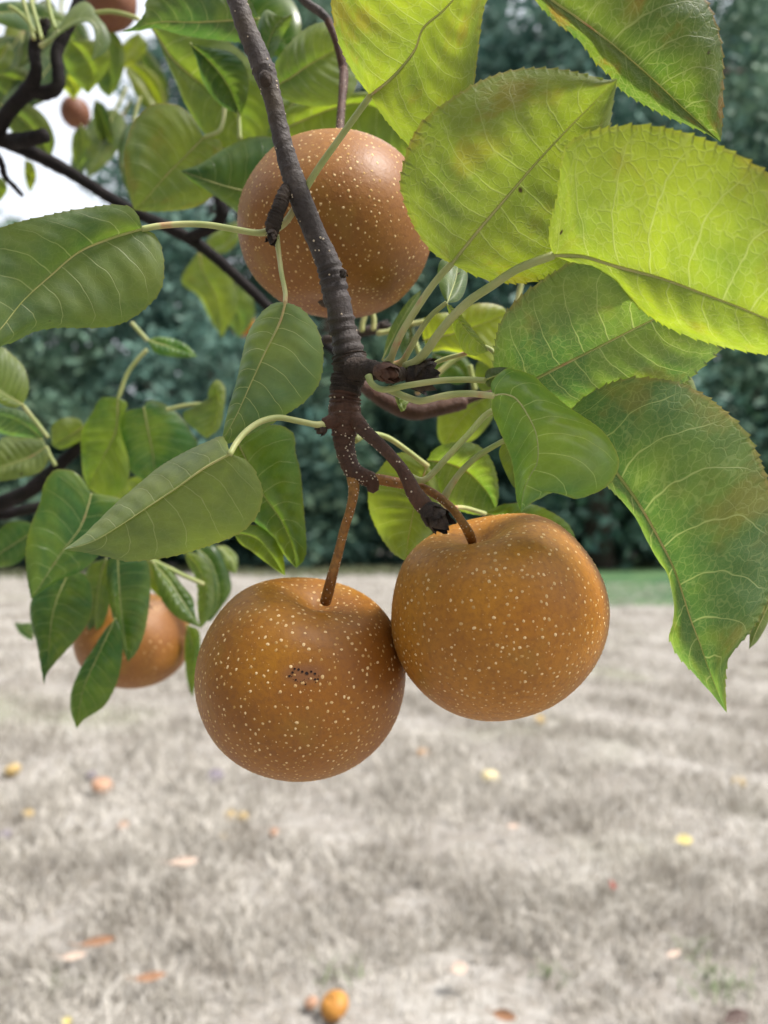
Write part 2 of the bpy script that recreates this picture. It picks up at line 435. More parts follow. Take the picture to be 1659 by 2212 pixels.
def tree(loc, H, R, mat, seed, label, card=.34, n=7000, low=.04, group='trees closing off the field', name="background_tree", cone=.45, clumps=230):
    r = np.random.default_rng(seed); rnd = random.Random(seed)
    T = thing(name, (loc[0], loc[1], 0), label, 'tree', group)
    base = np.array((loc[0], loc[1], 0.0))
    V = []; F = []
    def limb(a, b, ra, rb):
        pts = catmull([a, (np.array(a) + b) / 2 + r.normal(0, .03 * np.linalg.norm(np.array(b) - a), 3), b], 8)
        v, f, _, _ = tube_mesh(pts, np.linspace(ra, rb, 8), 8)
        o = len(V); V.extend(v); F.extend([tuple(i + o for i in q) for q in f])
    limb(base - (0, 0, .2), base + (rnd.uniform(-.4, .4), 0, H * .9), .022 * H, .004 * H)
    for k in range(12):
        z = H * rnd.uniform(.12, .8); a = rnd.uniform(0, 6.28); l = R * rnd.uniform(.5, .9) * (1 - .5 * z / H)
        limb(base + (0, 0, z), base + (math.cos(a) * l, math.sin(a) * l, z + l * rnd.uniform(.1, .6)), .007 * H, .002 * H)
    mesh_obj("trunk", V, F, M['trunk'], T)
    cz = r.uniform(low, 1.0, clumps); prof = (1 - cz ** 2 * (1 - cone)) * np.sqrt(np.clip((1.02 - cz) * 4, 0, 1)) * np.clip(.55 + cz * 2.5, 0, 1)
    ca = r.uniform(0, 2 * np.pi, clumps); cr = R * prof * np.sqrt(r.uniform(.12, 1, clumps))
    C = np.stack((cr * np.cos(ca), cr * np.sin(ca), cz * H), 1)
    cs = R * r.uniform(.18, .38, clumps)
    idx = r.integers(0, clumps, n)
    off = r.normal(0, 1, (n, 3)); off /= np.linalg.norm(off, axis=1)[:, None]; off *= (r.uniform(0, 1, n) ** .45)[:, None]
    p = base + C[idx] + off * cs[idx][:, None] * (1, 1, .7); p[:, 2] = np.maximum(p[:, 2], .05)
    e1 = r.normal(0, 1, (n, 3)); e1 /= np.linalg.norm(e1, axis=1)[:, None]
    e2 = np.cross(e1, r.normal(0, 1, (n, 3))); e2 /= np.linalg.norm(e2, axis=1)[:, None]
    sz = card * r.uniform(.5, 1.25, n)[:, None]
    Vq = np.stack((p - e1 * sz * .6, p + e2 * sz * .28 - e1 * sz * .05, p + e1 * sz * .6, p - e2 * sz * .28 + e1 * sz * .08), 1).reshape(-1, 3)
    Fq = np.arange(4 * n).reshape(n, 4)
    mesh_obj("crown", Vq, Fq, mat, T, smooth=False)
    return T
TR = [
 (-21, 34, 12.5, 5.0, 'crownC', 'pale green round tree at the far left edge below the open sky', .5, 9000),
 (-14.6, 28, 13.0, 4.6, 'crownD', 'light blue-green tree behind the lower left leaf cluster', .46, 9000),
 (-7.0, 30, 25, 5.2, 'crownA', 'blue-green tree seen left of the forked twig', .48, 14000),
 (-2.8, 33, 28, 6.0, 'crownD', 'tall blue-green tree directly behind the forked twig', .52, 16000),
 (3.6, 37, 33, 6.6, 'crownA', 'tall tree behind the two large hanging pears', .54, 17000),
 (9.6, 33, 30, 6.2, 'crownA', 'tall blue-green tree behind the bright leaves on the right', .52, 17000),
 (16.0, 36, 33, 6.8, 'crownD', 'tall blue-green tree at the far right edge of the view', .54, 17000),
 (23.0, 34, 28, 6.0, 'crownB', 'dark tree outermost on the right edge', .54, 9000),
]
TR += [
 (-34, 46, 12, 7.0, 'crownA', 'far tree in the back row at the left edge', .9, 7000),
 (-23.5, 47, 13, 7.0, 'crownA', 'far tree in the back row behind the left branch fork', .9, 8000),
 (-13.5, 46, 22, 6.5, 'crownA', 'far tree in the back row left of the upper pear', .9, 9000),
 (-5.0, 48, 34, 7.0, 'crownB', 'far tree in the back row behind the upper pear', .9, 9000),
 (5.5, 49, 38, 7.5, 'crownB', 'far tree in the back row behind the large pointed leaf', .9, 10000),
 (15.0, 49, 38, 7.5, 'crownA', 'far tree in the back row behind the brightest leaf', .9, 11000),
 (25.5, 48, 37, 7.5, 'crownA', 'far tree in the back row at the right edge', .9, 11000),
]
TR += [  # unseen trees added to block low sky, so pears are lit from above
 (-24, 13, 15, 5.5, 'crownA', 'added light-blocking tree ahead on the left, out of the picture', .9, 4500),
 (-22, 1, 16, 5.5, 'crownB', 'added light-blocking tree left of the viewpoint, out of the picture', .9, 4500),
 (-18, -9, 17, 5.5, 'crownA', 'added light-blocking tree behind the viewpoint to the left, out of the picture', .9, 4500),
 (-9, -15, 17, 5.5, 'crownB', 'added light-blocking tree left of centre behind the viewpoint, out of the picture', .9, 4500),
 (1, -16, 18, 5.5, 'crownA', 'added light-blocking tree straight behind the viewpoint, out of the picture', .9, 4500),
 (11, -17, 16, 5.5, 'crownB', 'added light-blocking tree right of centre behind the viewpoint, out of the picture', .9, 4500),
 (30, 12, 15, 5.5, 'crownA', 'added light-blocking tree ahead on the right, out of the picture', .9, 4500),
]
for i, (x, y, H, R, m, lab, cdn, n) in enumerate(TR):
    tree((x, y), H, R, M[m], 40 + i, lab, cdn, n)
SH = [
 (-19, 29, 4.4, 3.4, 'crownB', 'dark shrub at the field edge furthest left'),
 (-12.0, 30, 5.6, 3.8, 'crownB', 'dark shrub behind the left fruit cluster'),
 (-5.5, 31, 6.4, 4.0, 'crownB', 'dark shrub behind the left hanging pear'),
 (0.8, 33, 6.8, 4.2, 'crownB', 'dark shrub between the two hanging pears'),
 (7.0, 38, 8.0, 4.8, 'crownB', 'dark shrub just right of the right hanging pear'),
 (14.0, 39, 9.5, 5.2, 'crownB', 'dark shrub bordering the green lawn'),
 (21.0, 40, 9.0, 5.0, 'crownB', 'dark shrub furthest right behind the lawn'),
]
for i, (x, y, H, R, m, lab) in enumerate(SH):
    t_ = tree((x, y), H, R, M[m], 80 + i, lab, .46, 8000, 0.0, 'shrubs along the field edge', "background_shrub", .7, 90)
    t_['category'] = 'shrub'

# ------------------------------------------------------------------ leaves
def leaf(parent, mid, A, B, d, e=(.006, .006), cam_=.002, under=True, yel=.35, red=.0, bri=1., tv=1., teeth=.0006, pet=None,
         petr=6.5, far=False, bow=0., label=None, rib=True, pitchtooth=.0034, seed=0):
    """mid runs base to tip, A and B are the two margins between them (picture units); d = depths at base and tip (m);
    e = how much further away each margin lies; cam_ = bulge of each half blade; bow = bulge of the midrib"""
    n = 46 if far else (300 if teeth >= .0006 else 150)
    m = 9 if far else 13
    base, tip = mid[0], mid[-1]
    c = catmull(mid, n); a = catmull([base] + list(A) + [tip], n); b = catmull([base] + list(B) + [tip], n)
    s = np.linspace(0, 1, n); w = np.sin(np.pi * np.clip(s, 0, 1)) ** .75
    dm = d[0] + (d[1] - d[0]) * s - bow * np.sin(np.pi * s)
    rs = random.Random(int(mid[0][0] * 7 + mid[0][1] * 13) + seed); ph = rs.uniform(0, 6)
    wave = .0012 * np.sin(s * 15 + ph) * w
    Mx = np.array([P(c[i, 0], c[i, 1], dm[i]) for i in range(n)])
    Ax = np.array([P(a[i, 0], a[i, 1], dm[i] + e[0] * w[i] + wave[i]) for i in range(n)])
    Bx = np.array([P(b[i, 0], b[i, 1], dm[i] + e[1] * w[i] - .8 * wave[i]) for i in range(n)])
    L = np.linalg.norm(np.diff(Mx, axis=0), axis=1).sum()
    At, Bt = Ax.copy(), Bx.copy()
    if teeth and not far:
        for E in (At, Bt):
            arc = np.concatenate(([0], np.cumsum(np.linalg.norm(np.diff(E, axis=0), axis=1))))
            T = np.gradient(E, axis=0); T /= np.linalg.norm(T, axis=1)[:, None] + 1e-9
            O = E - Mx; O -= T * (O * T).sum(1)[:, None]; O /= np.linalg.norm(O, axis=1)[:, None] + 1e-9
            jit = np.array([noise.noise(Vector((q * 90, ph, 0))) for q in arc])
            f = (arc / pitchtooth + jit * 1.2) % 1.0
            E += O * (teeth * 1.2 * f ** 3.2 * np.clip(np.minimum(s, 1 - s) * 14, 0, 1))[:, None]
            E += T * (teeth * .8 * f ** 3 * np.clip(np.minimum(s, 1 - s) * 14, 0, 1))[:, None]
    V = []; U1 = []; U2 = []
    wid = .5 * np.linalg.norm(Ax - Bx, axis=1)
    for i in range(n):
        nn = np.cross(Ax[i] - Bx[i], Mx[min(i + 1, n - 1)] - Mx[max(i - 1, 0)])
        ln = np.linalg.norm(nn); nn = nn / ln if ln > 1e-12 else np.zeros(3)
        if nn.dot(CAM - Mx[i]) < 0: nn = -nn
        for j in range(-m, m + 1):
            x = abs(j) / m; xe = x ** .9
            E = Ax[i] if j < 0 else Bx[i]
            q = Mx[i] * (1 - xe) + E * xe
            if abs(j) == m: q = At[i] if j < 0 else Bt[i]
            q = q + nn * (cam_ * 4 * x * (1 - x) * w[i])
            if not far:
                q = q + nn * (.00032 * w[i] * math.sin(math.pi * x) * math.sin((s[i] - .15 * x ** 1.7) * 62.8 + (j > 0) * 2.8 + ph))
            V.append(q); U1.append((j / m * .5 + .5, s[i])); U2.append((j / m * wid.max() * .9, s[i] * L))
    k = 2 * m + 1; F = []
    for i in range(n - 1):
        for j in range(k - 1):
            F.append((i * k + j, i * k + j + 1, (i + 1) * k + j + 1, (i + 1) * k + j))
    V = np.array(V)
    mi = n // 2 * k + m
    nf = np.cross(V[mi + 1] - V[mi], V[mi + k] - V[mi])
    toward = nf.dot(CAM - V[mi]) > 0
    if toward == under:            # front face = upper side of the leaf
        F = [tuple(reversed(q)) for q in F]
    o = mesh_obj("leaf", V, F, M['leaf_far' if far else 'leaf'], parent, uvs={"UVMap": U1, "metric": U2})
    o.color = (yel, red, bri, tv)
    if label: o['label'] = label
    # midrib: a raised tapering rib on the underside, running on into the stalk
    sgn = 1 if under else -1
    if rib:
        q = Mx[:int(n * .97):2 if not far else 3]; view = CAM - q; view /= np.linalg.norm(view, axis=1)[:, None]
        rr = np.linspace(1, .12, len(q)) * petr * .46 * dm[0] / FPX
        v, f, _, _ = tube_mesh(q + view * (sgn * rr * .35)[:, None] if under else q + view * (rr * -.45)[:, None], rr, 8)
        ro = mesh_obj("midrib", v, f, M['petiole'], o); ro.color = (1, .97, .9, 1)
    if pet:
        c4 = [(x, y, dd_, r_) for x, y, dd_, r_ in pet]
        pts, rad = path(c4, 40)
        v, f, _, _ = tube_mesh(pts, rad, 12)
        po = mesh_obj("petiole", v, f, M['petiole'], o); po.color = (1, 1, 1, 1)
    return o

def pet(pts, d0, d1, r0=7., r1=6., flare=1.5):
    """stalk from the twig (first point) to the blade (last)"""
    n = len(pts); out = []
    for i, (x, y) in enumerate(pts):
        t = i / (n - 1); r = r0 + (r1 - r0) * t
        if i == 0: r *= flare
        out.append((x, y, d0 + (d1 - d0) * t, r))
    return out

FB = thing("pear_branch", P(750, 800, .28), "nearest pear twig, forking above the two large hanging pears", "branch", "pear twigs")
# 1 leaf at the left edge
leaf(FB, [(308, 494), (240, 515), (170, 545), (110, 595), (50, 650), (0, 712), (-60, 775)],
     [(296, 462), (275, 446), (240, 443), (170, 452), (100, 466), (40, 480), (-20, 505), (-80, 580), (-85, 690)],
     [(335, 508), (351, 545), (354, 590), (345, 630), (315, 665), (280, 690), (240, 705), (180, 708), (120, 708), (70, 718), (35, 736), (-10, 752)],
     (.262, .245), (-.012, .012), .003, True, .18, 0, .95, .25, .0004,
     pet([(583, 500), (555, 503), (510, 496), (450, 486), (400, 484), (345, 488), (306, 495)], .272, .262, 7, 6.5, 1.3), label='wide green leaf cut off by the left edge')
# 2 leaf hanging from the wrinkled spur
leaf(FB, [(617, 652), (604, 697), (572, 762), (544, 823), (515, 888), (488, 940), (480, 960)],
     [(590, 656), (562, 679), (536, 719), (522, 773), (508, 838), (493, 888), (482, 938)],
     [(652, 668), (680, 701), (695, 737), (698, 780), (688, 830), (659, 866), (623, 892), (583, 917), (536, 940), (500, 956)],
     (.258, .268), (.014, .006), .003, True, .18, 0, 1.55, .1, .0004,
     pet([(596, 508), (602, 545), (608, 590), (616, 630), (616, 655)], .272, .258, 5.5, 5, 1.4))
# 3 keeled leaf pointing to the lower left
leaf(FB, [(498, 980), (440, 1012), (380, 1055), (320, 1095), (260, 1135), (200, 1170), (138, 1188)],
     [(481, 944), (450, 953), (396, 978), (342, 1010), (299, 1046), (252, 1086), (216, 1122), (178, 1160)],
     [(533, 996), (554, 1025), (567, 1061), (560, 1102), (536, 1138), (496, 1162), (440, 1182), (380, 1200), (316, 1210), (272, 1212), (232, 1203), (180, 1193)],
     (.250, .262), (.030, .008), .003, True, .40, .05, 1.15, .25, .0004,
     pet([(702, 918), (681, 917), (637, 908), (601, 902), (565, 910), (533, 931), (511, 956), (496, 982)], .272, .250, 7, 6.5, 1.6))
# 4 dark glossy leaf behind it
leaf(FB, [(512, 950), (540, 1010), (569, 1068), (605, 1120), (632, 1180), (640, 1227)],
     [(496, 1000), (505, 1060), (530, 1110), (585, 1155), (615, 1200)],
     [(550, 925), (600, 918), (634, 938), (638, 975), (648, 1015), (652, 1050), (656, 1100), (662, 1180), (656, 1210)],
     (.315, .325), (.008, -.004), .004, False, .22, 0, 1.1, .2, .0003, petr=5)
leaf(FB, [(505, 1152), (545, 1158), (580, 1185), (616, 1243)], [(520, 1175), (550, 1192), (590, 1222)], [(530, 1135), (570, 1140), (605, 1178), (614, 1215)],
     (.335, .335), (.006, -.01), .003, True, .35, .6, 1., 0, 0, petr=4, far=True)
# 5 leaf running out of the top
leaf(FB, [(800, 207), (850, 165), (895, 110), (915, 60), (960, 20), (1000, -30), (1040, -120)],
     [(765, 160), (735, 100), (720, 40), (716, -10), (730, -80), (820, -160), (940, -170)],
     [(824, 246), (860, 290), (892, 318), (940, 328), (990, 290), (1019, 215), (1030, 130), (1045, 20), (1070, -50)],
     (.262, .222), (.002, .006), .004, True, .62, .55, 1., .75, .0004,
     pet([(598, 492), (618, 478), (640, 445), (665, 400), (690, 360), (740, 290), (800, 207)], .278, .262, 8, 7, 1.2), petr=8,
     label='yellow-green leaf running out of the top of the picture')
# 6 big leaf right of the upper pear
leaf(FB, [(975, 570), (1040, 490), (1100, 420), (1160, 350), (1230, 275), (1290, 215), (1333, 170)],
     [(935, 545), (895, 490), (872, 430), (865, 390), (885, 310), (920, 255), (980, 210), (1050, 170), (1120, 150), (1200, 149), (1260, 160), (1310, 172)],
     [(1040, 600), (1110, 612), (1180, 600), (1240, 560), (1280, 480), (1300, 400), (1314, 300), (1320, 250), (1327, 205)],
     (.258, .224), (-.005, .009), .005, True, .56, .45, 1., .85, .0006,
     pet([(836, 788), (846, 770), (853, 751), (870, 715), (898, 670), (926, 628), (950, 597), (976, 569)], .272, .258, 8, 7.5, 1.5), petr=9,
     label='large yellow-green leaf with pointed tip right of the upper pear')
# 7 brightest leaf at the right edge
leaf(FB, [(1195, 551), (1260, 554), (1330, 575), (1430, 602), (1520, 635), (1600, 665), (1660, 690), (1800, 742)],
     [(1186, 515), (1192, 470), (1205, 420), (1213, 350), (1227, 312), (1265, 288), (1320, 275), (1380, 270), (1440, 277), (1500, 293), (1560, 317), (1620, 350), (1680, 390), (1760, 480), (1810, 620)],
     [(1240, 567), (1300, 580), (1332, 605), (1355, 640), (1400, 680), (1460, 715), (1530, 740), (1600, 757), (1660, 766), (1730, 765)],
     (.244, .222), (-.022, .013), .004, True, .58, .34, 1.1, .8, .0007,
     pet([(877, 794), (898, 782), (920, 760), (940, 731), (968, 695), (1010, 653), (1060, 619), (1120, 580), (1196, 551)], .270, .244, 10, 9, 1.25), petr=10,
     label='brightest backlit lime leaf reaching the right edge')
# 8 serrated leaf in the top right corner
leaf(FB, [(1110, -70), (1180, -8), (1240, 34), (1320, 94), (1400, 162), (1480, 237), (1557, 306)],
     [(1190, -130), (1330, -140), (1460, -80), (1524, 0), (1548, 54), (1560, 108), (1562, 160), (1561, 216), (1560, 265)],
     [(1130, -30), (1157, 2), (1198, 45), (1234, 72), (1263, 101), (1285, 133), (1314, 160), (1339, 191), (1368, 212), (1400, 230), (1440, 251), (1486, 270), (1526, 288)],
     (.236, .252), (-.008, .006), .004, True, .16, .9, .9, 1., .0007,
     pet([(1010, -260), (1050, -170), (1110, -70)], .262, .236, 9, 7), petr=8, label='serrated leaf with brown blotches in the top right corner')
# 9 grey-green leaf under the bright one
leaf(FB, [(1092, 858), (1162, 816), (1280, 756), (1412, 690), (1500, 655), (1588, 628)],
     [(1070, 810), (1067, 765), (1080, 700), (1115, 650), (1180, 600), (1240, 566), (1310, 558), (1400, 562), (1500, 588)],
     [(1150, 882), (1240, 886), (1330, 866), (1430, 848), (1480, 825), (1520, 790), (1554, 757), (1582, 700)],
     (.268, .252), (-.016, .012), .004, True, .12, .3, 1.25, .7, .0008,
     pet([(868, 815), (905, 800), (960, 776), (1000, 765), (1050, 750), (1085, 790), (1094, 857)], .29, .268, 5, 5), petr=9,
     label='grey-green leaf half hidden under the brightest leaf')
# 10 long leaf hanging down at the right
leaf(FB, [(1225, 900), (1280, 955), (1332, 1021), (1378, 1085), (1420, 1157), (1455, 1226), (1477, 1290), (1491, 1335), (1511, 1388), (1536, 1458), (1570, 1539)],
     [(1240, 878), (1278, 848), (1350, 819), (1440, 821), (1512, 848), (1566, 888), (1609, 931), (1638, 985), (1660, 1045), (1674, 1120), (1676, 1210), (1666, 1275), (1652, 1312), (1631, 1350), (1586, 1405), (1571, 1432), (1567, 1478)],
     [(1262, 970), (1300, 1035), (1350, 1088), (1384, 1128), (1404, 1170), (1432, 1213), (1455, 1246), (1460, 1300), (1452, 1352), (1446, 1376), (1463, 1414), (1497, 1452), (1530, 1484), (1556, 1514)],
     (.272, .256), (-.014, .014), .005, True, .08, .32, 1.35, .65, .0009,
     pet([(885, 1031), (911, 1038), (932, 1025), (968, 985), (1012, 938), (1062, 888), (1140, 872), (1226, 900)], .270, .274, 7, 6.5, 1.4), petr=9,
     label='long serrated leaf hanging down at the right edge')
# 11 folded dark leaf in front of it
leaf(FB, [(1064, 855), (1090, 852), (1116, 863), (1141, 899), (1159, 942), (1161, 996), (1144, 1030), (1130, 1068), (1126, 1107)],
     [(1062, 825), (1090, 798), (1112, 798), (1152, 812), (1180, 838), (1224, 876), (1263, 902), (1296, 926), (1321, 956), (1337, 994), (1329, 1028), (1306, 1054), (1278, 1068), (1242, 1077), (1198, 1064), (1170, 1075), (1143, 1090)],
     [(1062, 880), (1069, 906), (1090, 956), (1105, 996), (1112, 1043), (1116, 1079)],
     (.242, .236), (.012, .010), .004, False, .27, .05, 2.4, .2, .0002,
     pet([(842, 840), (860, 850), (876, 857), (904, 866), (926, 863), (968, 853), (1010, 850), (1038, 852), (1066, 855)], .268, .242, 8, 7, 1.3), petr=6,
     label='dark folded leaf with its upper side showing')
leaf(FB, [(1046, 822), (1062, 815), (1080, 808), (1097, 794)], [(1052, 800), (1075, 793)], [(1056, 836), (1075, 830), (1090, 808)],
     (.252, .250), (.003, .003), .001, True, .35, .1, .8, 0, 0,
     pet([(796, 812), (803, 829), (820, 840), (842, 841), (884, 832), (954, 822), (1010, 820), (1048, 822)], .262, .252, 7, 6.5, 1.2), petr=5, far=True)
# 12 small folded lime leaf and its pale upper half, on the pink stalk
leaf(FB, [(964, 654), (985, 682), (1015, 722), (1054, 759)], [(974, 690), (985, 725), (1000, 757), (1022, 768)], [(992, 676), (1022, 712), (1046, 742)],
     (.262, .252), (.006, -.002), .001, True, .52, 0, 1.1, .4, .0003,
     pet([(852, 792), (870, 780), (888, 750), (906, 717), (932, 681), (964, 654)], .276, .262, 8, 5, 1.5), petr=4)
leaf(FB, [(966, 655), (975, 630), (985, 600), (990, 560)], [(952, 628), (945, 590), (955, 560)], [(990, 650), (1004, 630), (1010, 590)],
     (.268, .290), (.004, .002), .002, True, .2, 0, 1.2, .2, 0, petr=4, far=True)
# 13 narrow dark leaf seen edge on
leaf(FB, [(826, 778), (852, 725), (878, 675), (910, 626)], [(838, 725), (856, 688), (884, 648)], [(850, 750), (880, 700), (904, 650)],
     (.300, .315), (.018, -.01), .001, False, .15, 0, .9, 0, 0, petr=5, far=True)
# leaves hanging behind the right pear
leaf(FB, [(922, 1005), (905, 1060), (890, 1120), (874, 1211)], [(896, 985), (853, 981), (815, 1021), (797, 1060), (798, 1100), (815, 1145), (845, 1190)], [(940, 1030), (955, 1080), (950, 1130), (915, 1170)],
     (.325, .345), (.004, .010), .004, True, .50, .1, 1., .3, .0004,
     pet([(766, 950), (790, 940), (812, 938), (839, 946), (871, 967), (904, 992), (924, 1007)], .300, .325, 6, 5.5), petr=5)
leaf(FB, [(922, 994), (965, 1000), (1010, 1020), (1050, 1060), (1072, 1100)], [(943, 967), (986, 955), (1022, 958), (1048, 975), (1068, 1010), (1077, 1060)], [(930, 1040), (950, 1080), (1000, 1105), (1045, 1112)],
     (.335, .345), (-.01, .006), .003, True, .28, 0, 1.1, .5, .0004, petr=5)
leaf(FB, [(1046, 1108), (1100, 1120), (1160, 1140), (1243, 1168)], [(1084, 1091), (1124, 1087), (1164, 1094), (1216, 1122), (1238, 1150)], [(1080, 1150), (1140, 1185), (1200, 1190)],
     (.33, .34), (-.004, .004), .002, False, .28, .1, 1., 0, .0003,
     pet([(950, 1090), (976, 1096), (1004, 1097), (1048, 1110)], .30, .33, 5, 5), petr=5)
leaf(FB, [(1088, 952), (1110, 975), (1120, 1010), (1122, 1060)], [(1078, 980), (1092, 1020), (1108, 1050)], [(1120, 960), (1145, 990), (1140, 1030)],
     (.268, .272), (.004, .004), .001, True, .3, 0, .9, 0, 0,
     pet([(956, 1082), (976, 1046), (1004, 1010), (1040, 980), (1090, 951)], .272, .268, 8, 6, 1.3), petr=5, far=True)
# little leaf tips behind the hanging leaf
leaf(FB, [(1668, 1290), (1640, 1350), (1618, 1402)], [(1640, 1320), (1622, 1352)], [(1665, 1330), (1640, 1380)], (.30, .30), (.003, .003), .001, True, .4, .2, 1., 0, 0, petr=4, far=True)
leaf(FB, [(1420, 830), (1470, 825), (1506, 845)], [(1450, 805), (1490, 812)], [(1440, 850), (1480, 855)], (.31, .31), (.003, .003), .001, True, .3, .3, .9, 0, 0, petr=4, far=True)
leaf(FB, [(855, 862), (864, 872), (872, 885), (866, 890)], [(850, 845), (856, 868)], [(885, 862), (878, 876)], (.285, .285), (.0, .002), .001, True, .3, 0, 1.2, 0, 0, petr=3, far=True)
# stub of a leaf stalk showing above the grey-green leaf
# ---- wood of the nearest twig
wd, wp, wr, wn = tube("wood", [(490, -80, .262, 21), (510, -5, .262, 21), (533, 62, .263, 22), (557, 119, .264, 23), (574, 165, .265, 24), (590, 216, .266, 20), (615, 324, .268, 21), (640, 403, .27, 24),
      (680, 504, .272, 24), (711, 576, .273, 26.5), (726, 640, .274, 28.5), (732, 660, .274, 27), (740, 708, .275, 28), (750, 744, .275, 31), (756, 780, .276, 35)], M['bark_grey'], FB, 190, 24, .09, 1, .022, 1, (.27, .775, .79, .805, .83, .86, .9, .93, .955, .975))
dots_on_tube("lenticels", wp, wr, wn, 75, .00045, M['lent'], FB, 3, .1, 1)
tube("growth_collar", [(752, 768, .276, 36), (755, 785, .276, 37), (753, 805, .276, 36), (750, 830, .276, 35), (747, 848, .276, 34)], M['bark_old'], FB, 60, 26, .16, 1, .07, 2)
ws, sp_, sr_, sn_ = tube("wood", [(748, 838, .276, 32), (745, 865, .276, 33), (744, 888, .276, 35), (745, 915, .276, 32), (743, 945, .276, 25), (746, 970, .276, 21.5), (752, 996, .275, 20), (765, 1020, .274, 20),
      (786, 1030, .274, 18.5), (803, 1040, .274, 16), (806, 1060, .274, 12)], M['bark_brown'], FB, 110, 22, .10, 1, .022, 5, (.06, .1, .13, .24, .42, .9))
dots_on_tube("lenticels", sp_, sr_, sn_, 150, .00042, M['lent'], FB, 5, .05, .95)
tb, tp_, tr_, tn_ = tube("side_twig", [(748, 893, .275, 18), (768, 908, .273, 18), (788, 931, .270, 15), (824, 964, .266, 13.5), (860, 1003, .263, 13), (880, 1034, .262, 15), (895, 1065, .262, 18), (914, 1090, .262, 20), (930, 1108, .262, 17)], M['bark_brown'], FB, 80, 18, .05, 1, .01, 6)
dots_on_tube("lenticels", tp_, tr_, tn_, 40, .00040, M['lent'], FB, 7, .1, .95)
tube("spur", [(628, 400, .270, 13), (614, 420, .268, 15), (604, 446, .267, 15), (595, 470, .267, 16), (590, 488, .268, 17), (588, 502, .269, 14)], M['bark_old'], FB, 60, 20, .12, 1, .09, 8)
tube("spur", [(762, 798, .272, 27), (785, 797, .268, 23), (806, 800, .265, 21), (828, 806, .264, 18), (850, 812, .266, 17), (872, 806, .268, 15)], M['bark_old'], FB, 60, 20, .10, 1, .06, 9)
tube("spur", [(735, 905, .273, 18), (712, 912, .272, 15), (698, 915, .272, 12)], M['bark_brown'], FB, 20, 14, .08, 1, .04, 10)
tube("leaf_scar", [(571, 168, .2625, 14), (574, 172, .2585, 14), (577, 174, .2575, 9)], M['bark_old'], FB, 14, 14, .3, 1, .12, 12)

def bud(parent, base, tip, d0, d1, r, mat, seed, scales=11, spread=.3):
    a = P(*base, d0); b_ = P(*tip, d1); ax = b_ - a; L = np.linalg.norm(ax); ax /= L
    ref = np.array((0, 0, 1.0)) if abs(ax[2]) < .9 else np.array((1.0, 0, 0))
    N = np.cross(ax, ref); N /= np.linalg.norm(N); Bn = np.cross(ax, N); R = r * d0 / FPX
    rnd = random.Random(seed)
    core = np.array([a + ax * L * t for t in np.linspace(0, .9, 12)])
    rr = np.array([R * .8 * math.sin(math.pi * min(1, .22 + t * .78)) ** .7 + R * .04 for t in np.linspace(0, 1, 12)])
    V, F, _, _ = tube_mesh(core, rr, 12)
    V = list(V); F = list(F)
    for k in range(scales):
        t0 = .02 + .55 * k / scales; ang = k * 2.4 + rnd.uniform(-.3, .3); ln = L * rnd.uniform(.32, .5); wa = rnd.uniform(.55, .8)
        o = len(V); nr, nc = 6, 5
        for i in range(nr):
            q = i / (nr - 1); wdt = wa * (1 - q ** 2.2) + .03
            rad = R * (math.sin(math.pi * min(1, .22 + (t0 + q * ln / L) * .72)) ** .7 * .92 + .10 + spread * q ** 2 * rnd.uniform(.3, 1.2))
            for j in range(nc):
                an = ang + (j / (nc - 1) - .5) * 2 * wdt
                V.append(a + ax * (t0 * L + ln * q) + (N * math.cos(an) + Bn * math.sin(an)) * rad)
        for i in range(nr - 1):
            for j in range(nc - 1):
                F.append((o + i * nc + j, o + i * nc + j + 1, o + (i + 1) * nc + j + 1, o + (i + 1) * nc + j))
    return mesh_obj("bud", V, F, mat, parent)
bud(FB, (918, 1096), (974, 1147), .262, .256, 25, M['bud'], 1, 15, .42)
bud(FB, (815, 799), (866, 812), .256, .250, 21, M['bark_brown'], 2, 12, .16)
bud(FB, (880, 812), (956, 816), .270, .268, 30, M['bud'], 3, 14, .45)
bud(FB, (905, 800), (948, 783), .270, .268, 16, M['bud'], 4, 8, .5)
bud(FB, (702, 922), (682, 938), .272, .270, 12, M['bud'], 5, 8, .2)
bud(FB, (590, 500), (583, 530), .266, .264, 12, M['bud'], 6, 8, .45)
bud(FB, (740, 585), (745, 602), .268, .266, 9, M['bark_old'], 7, 6, .2)

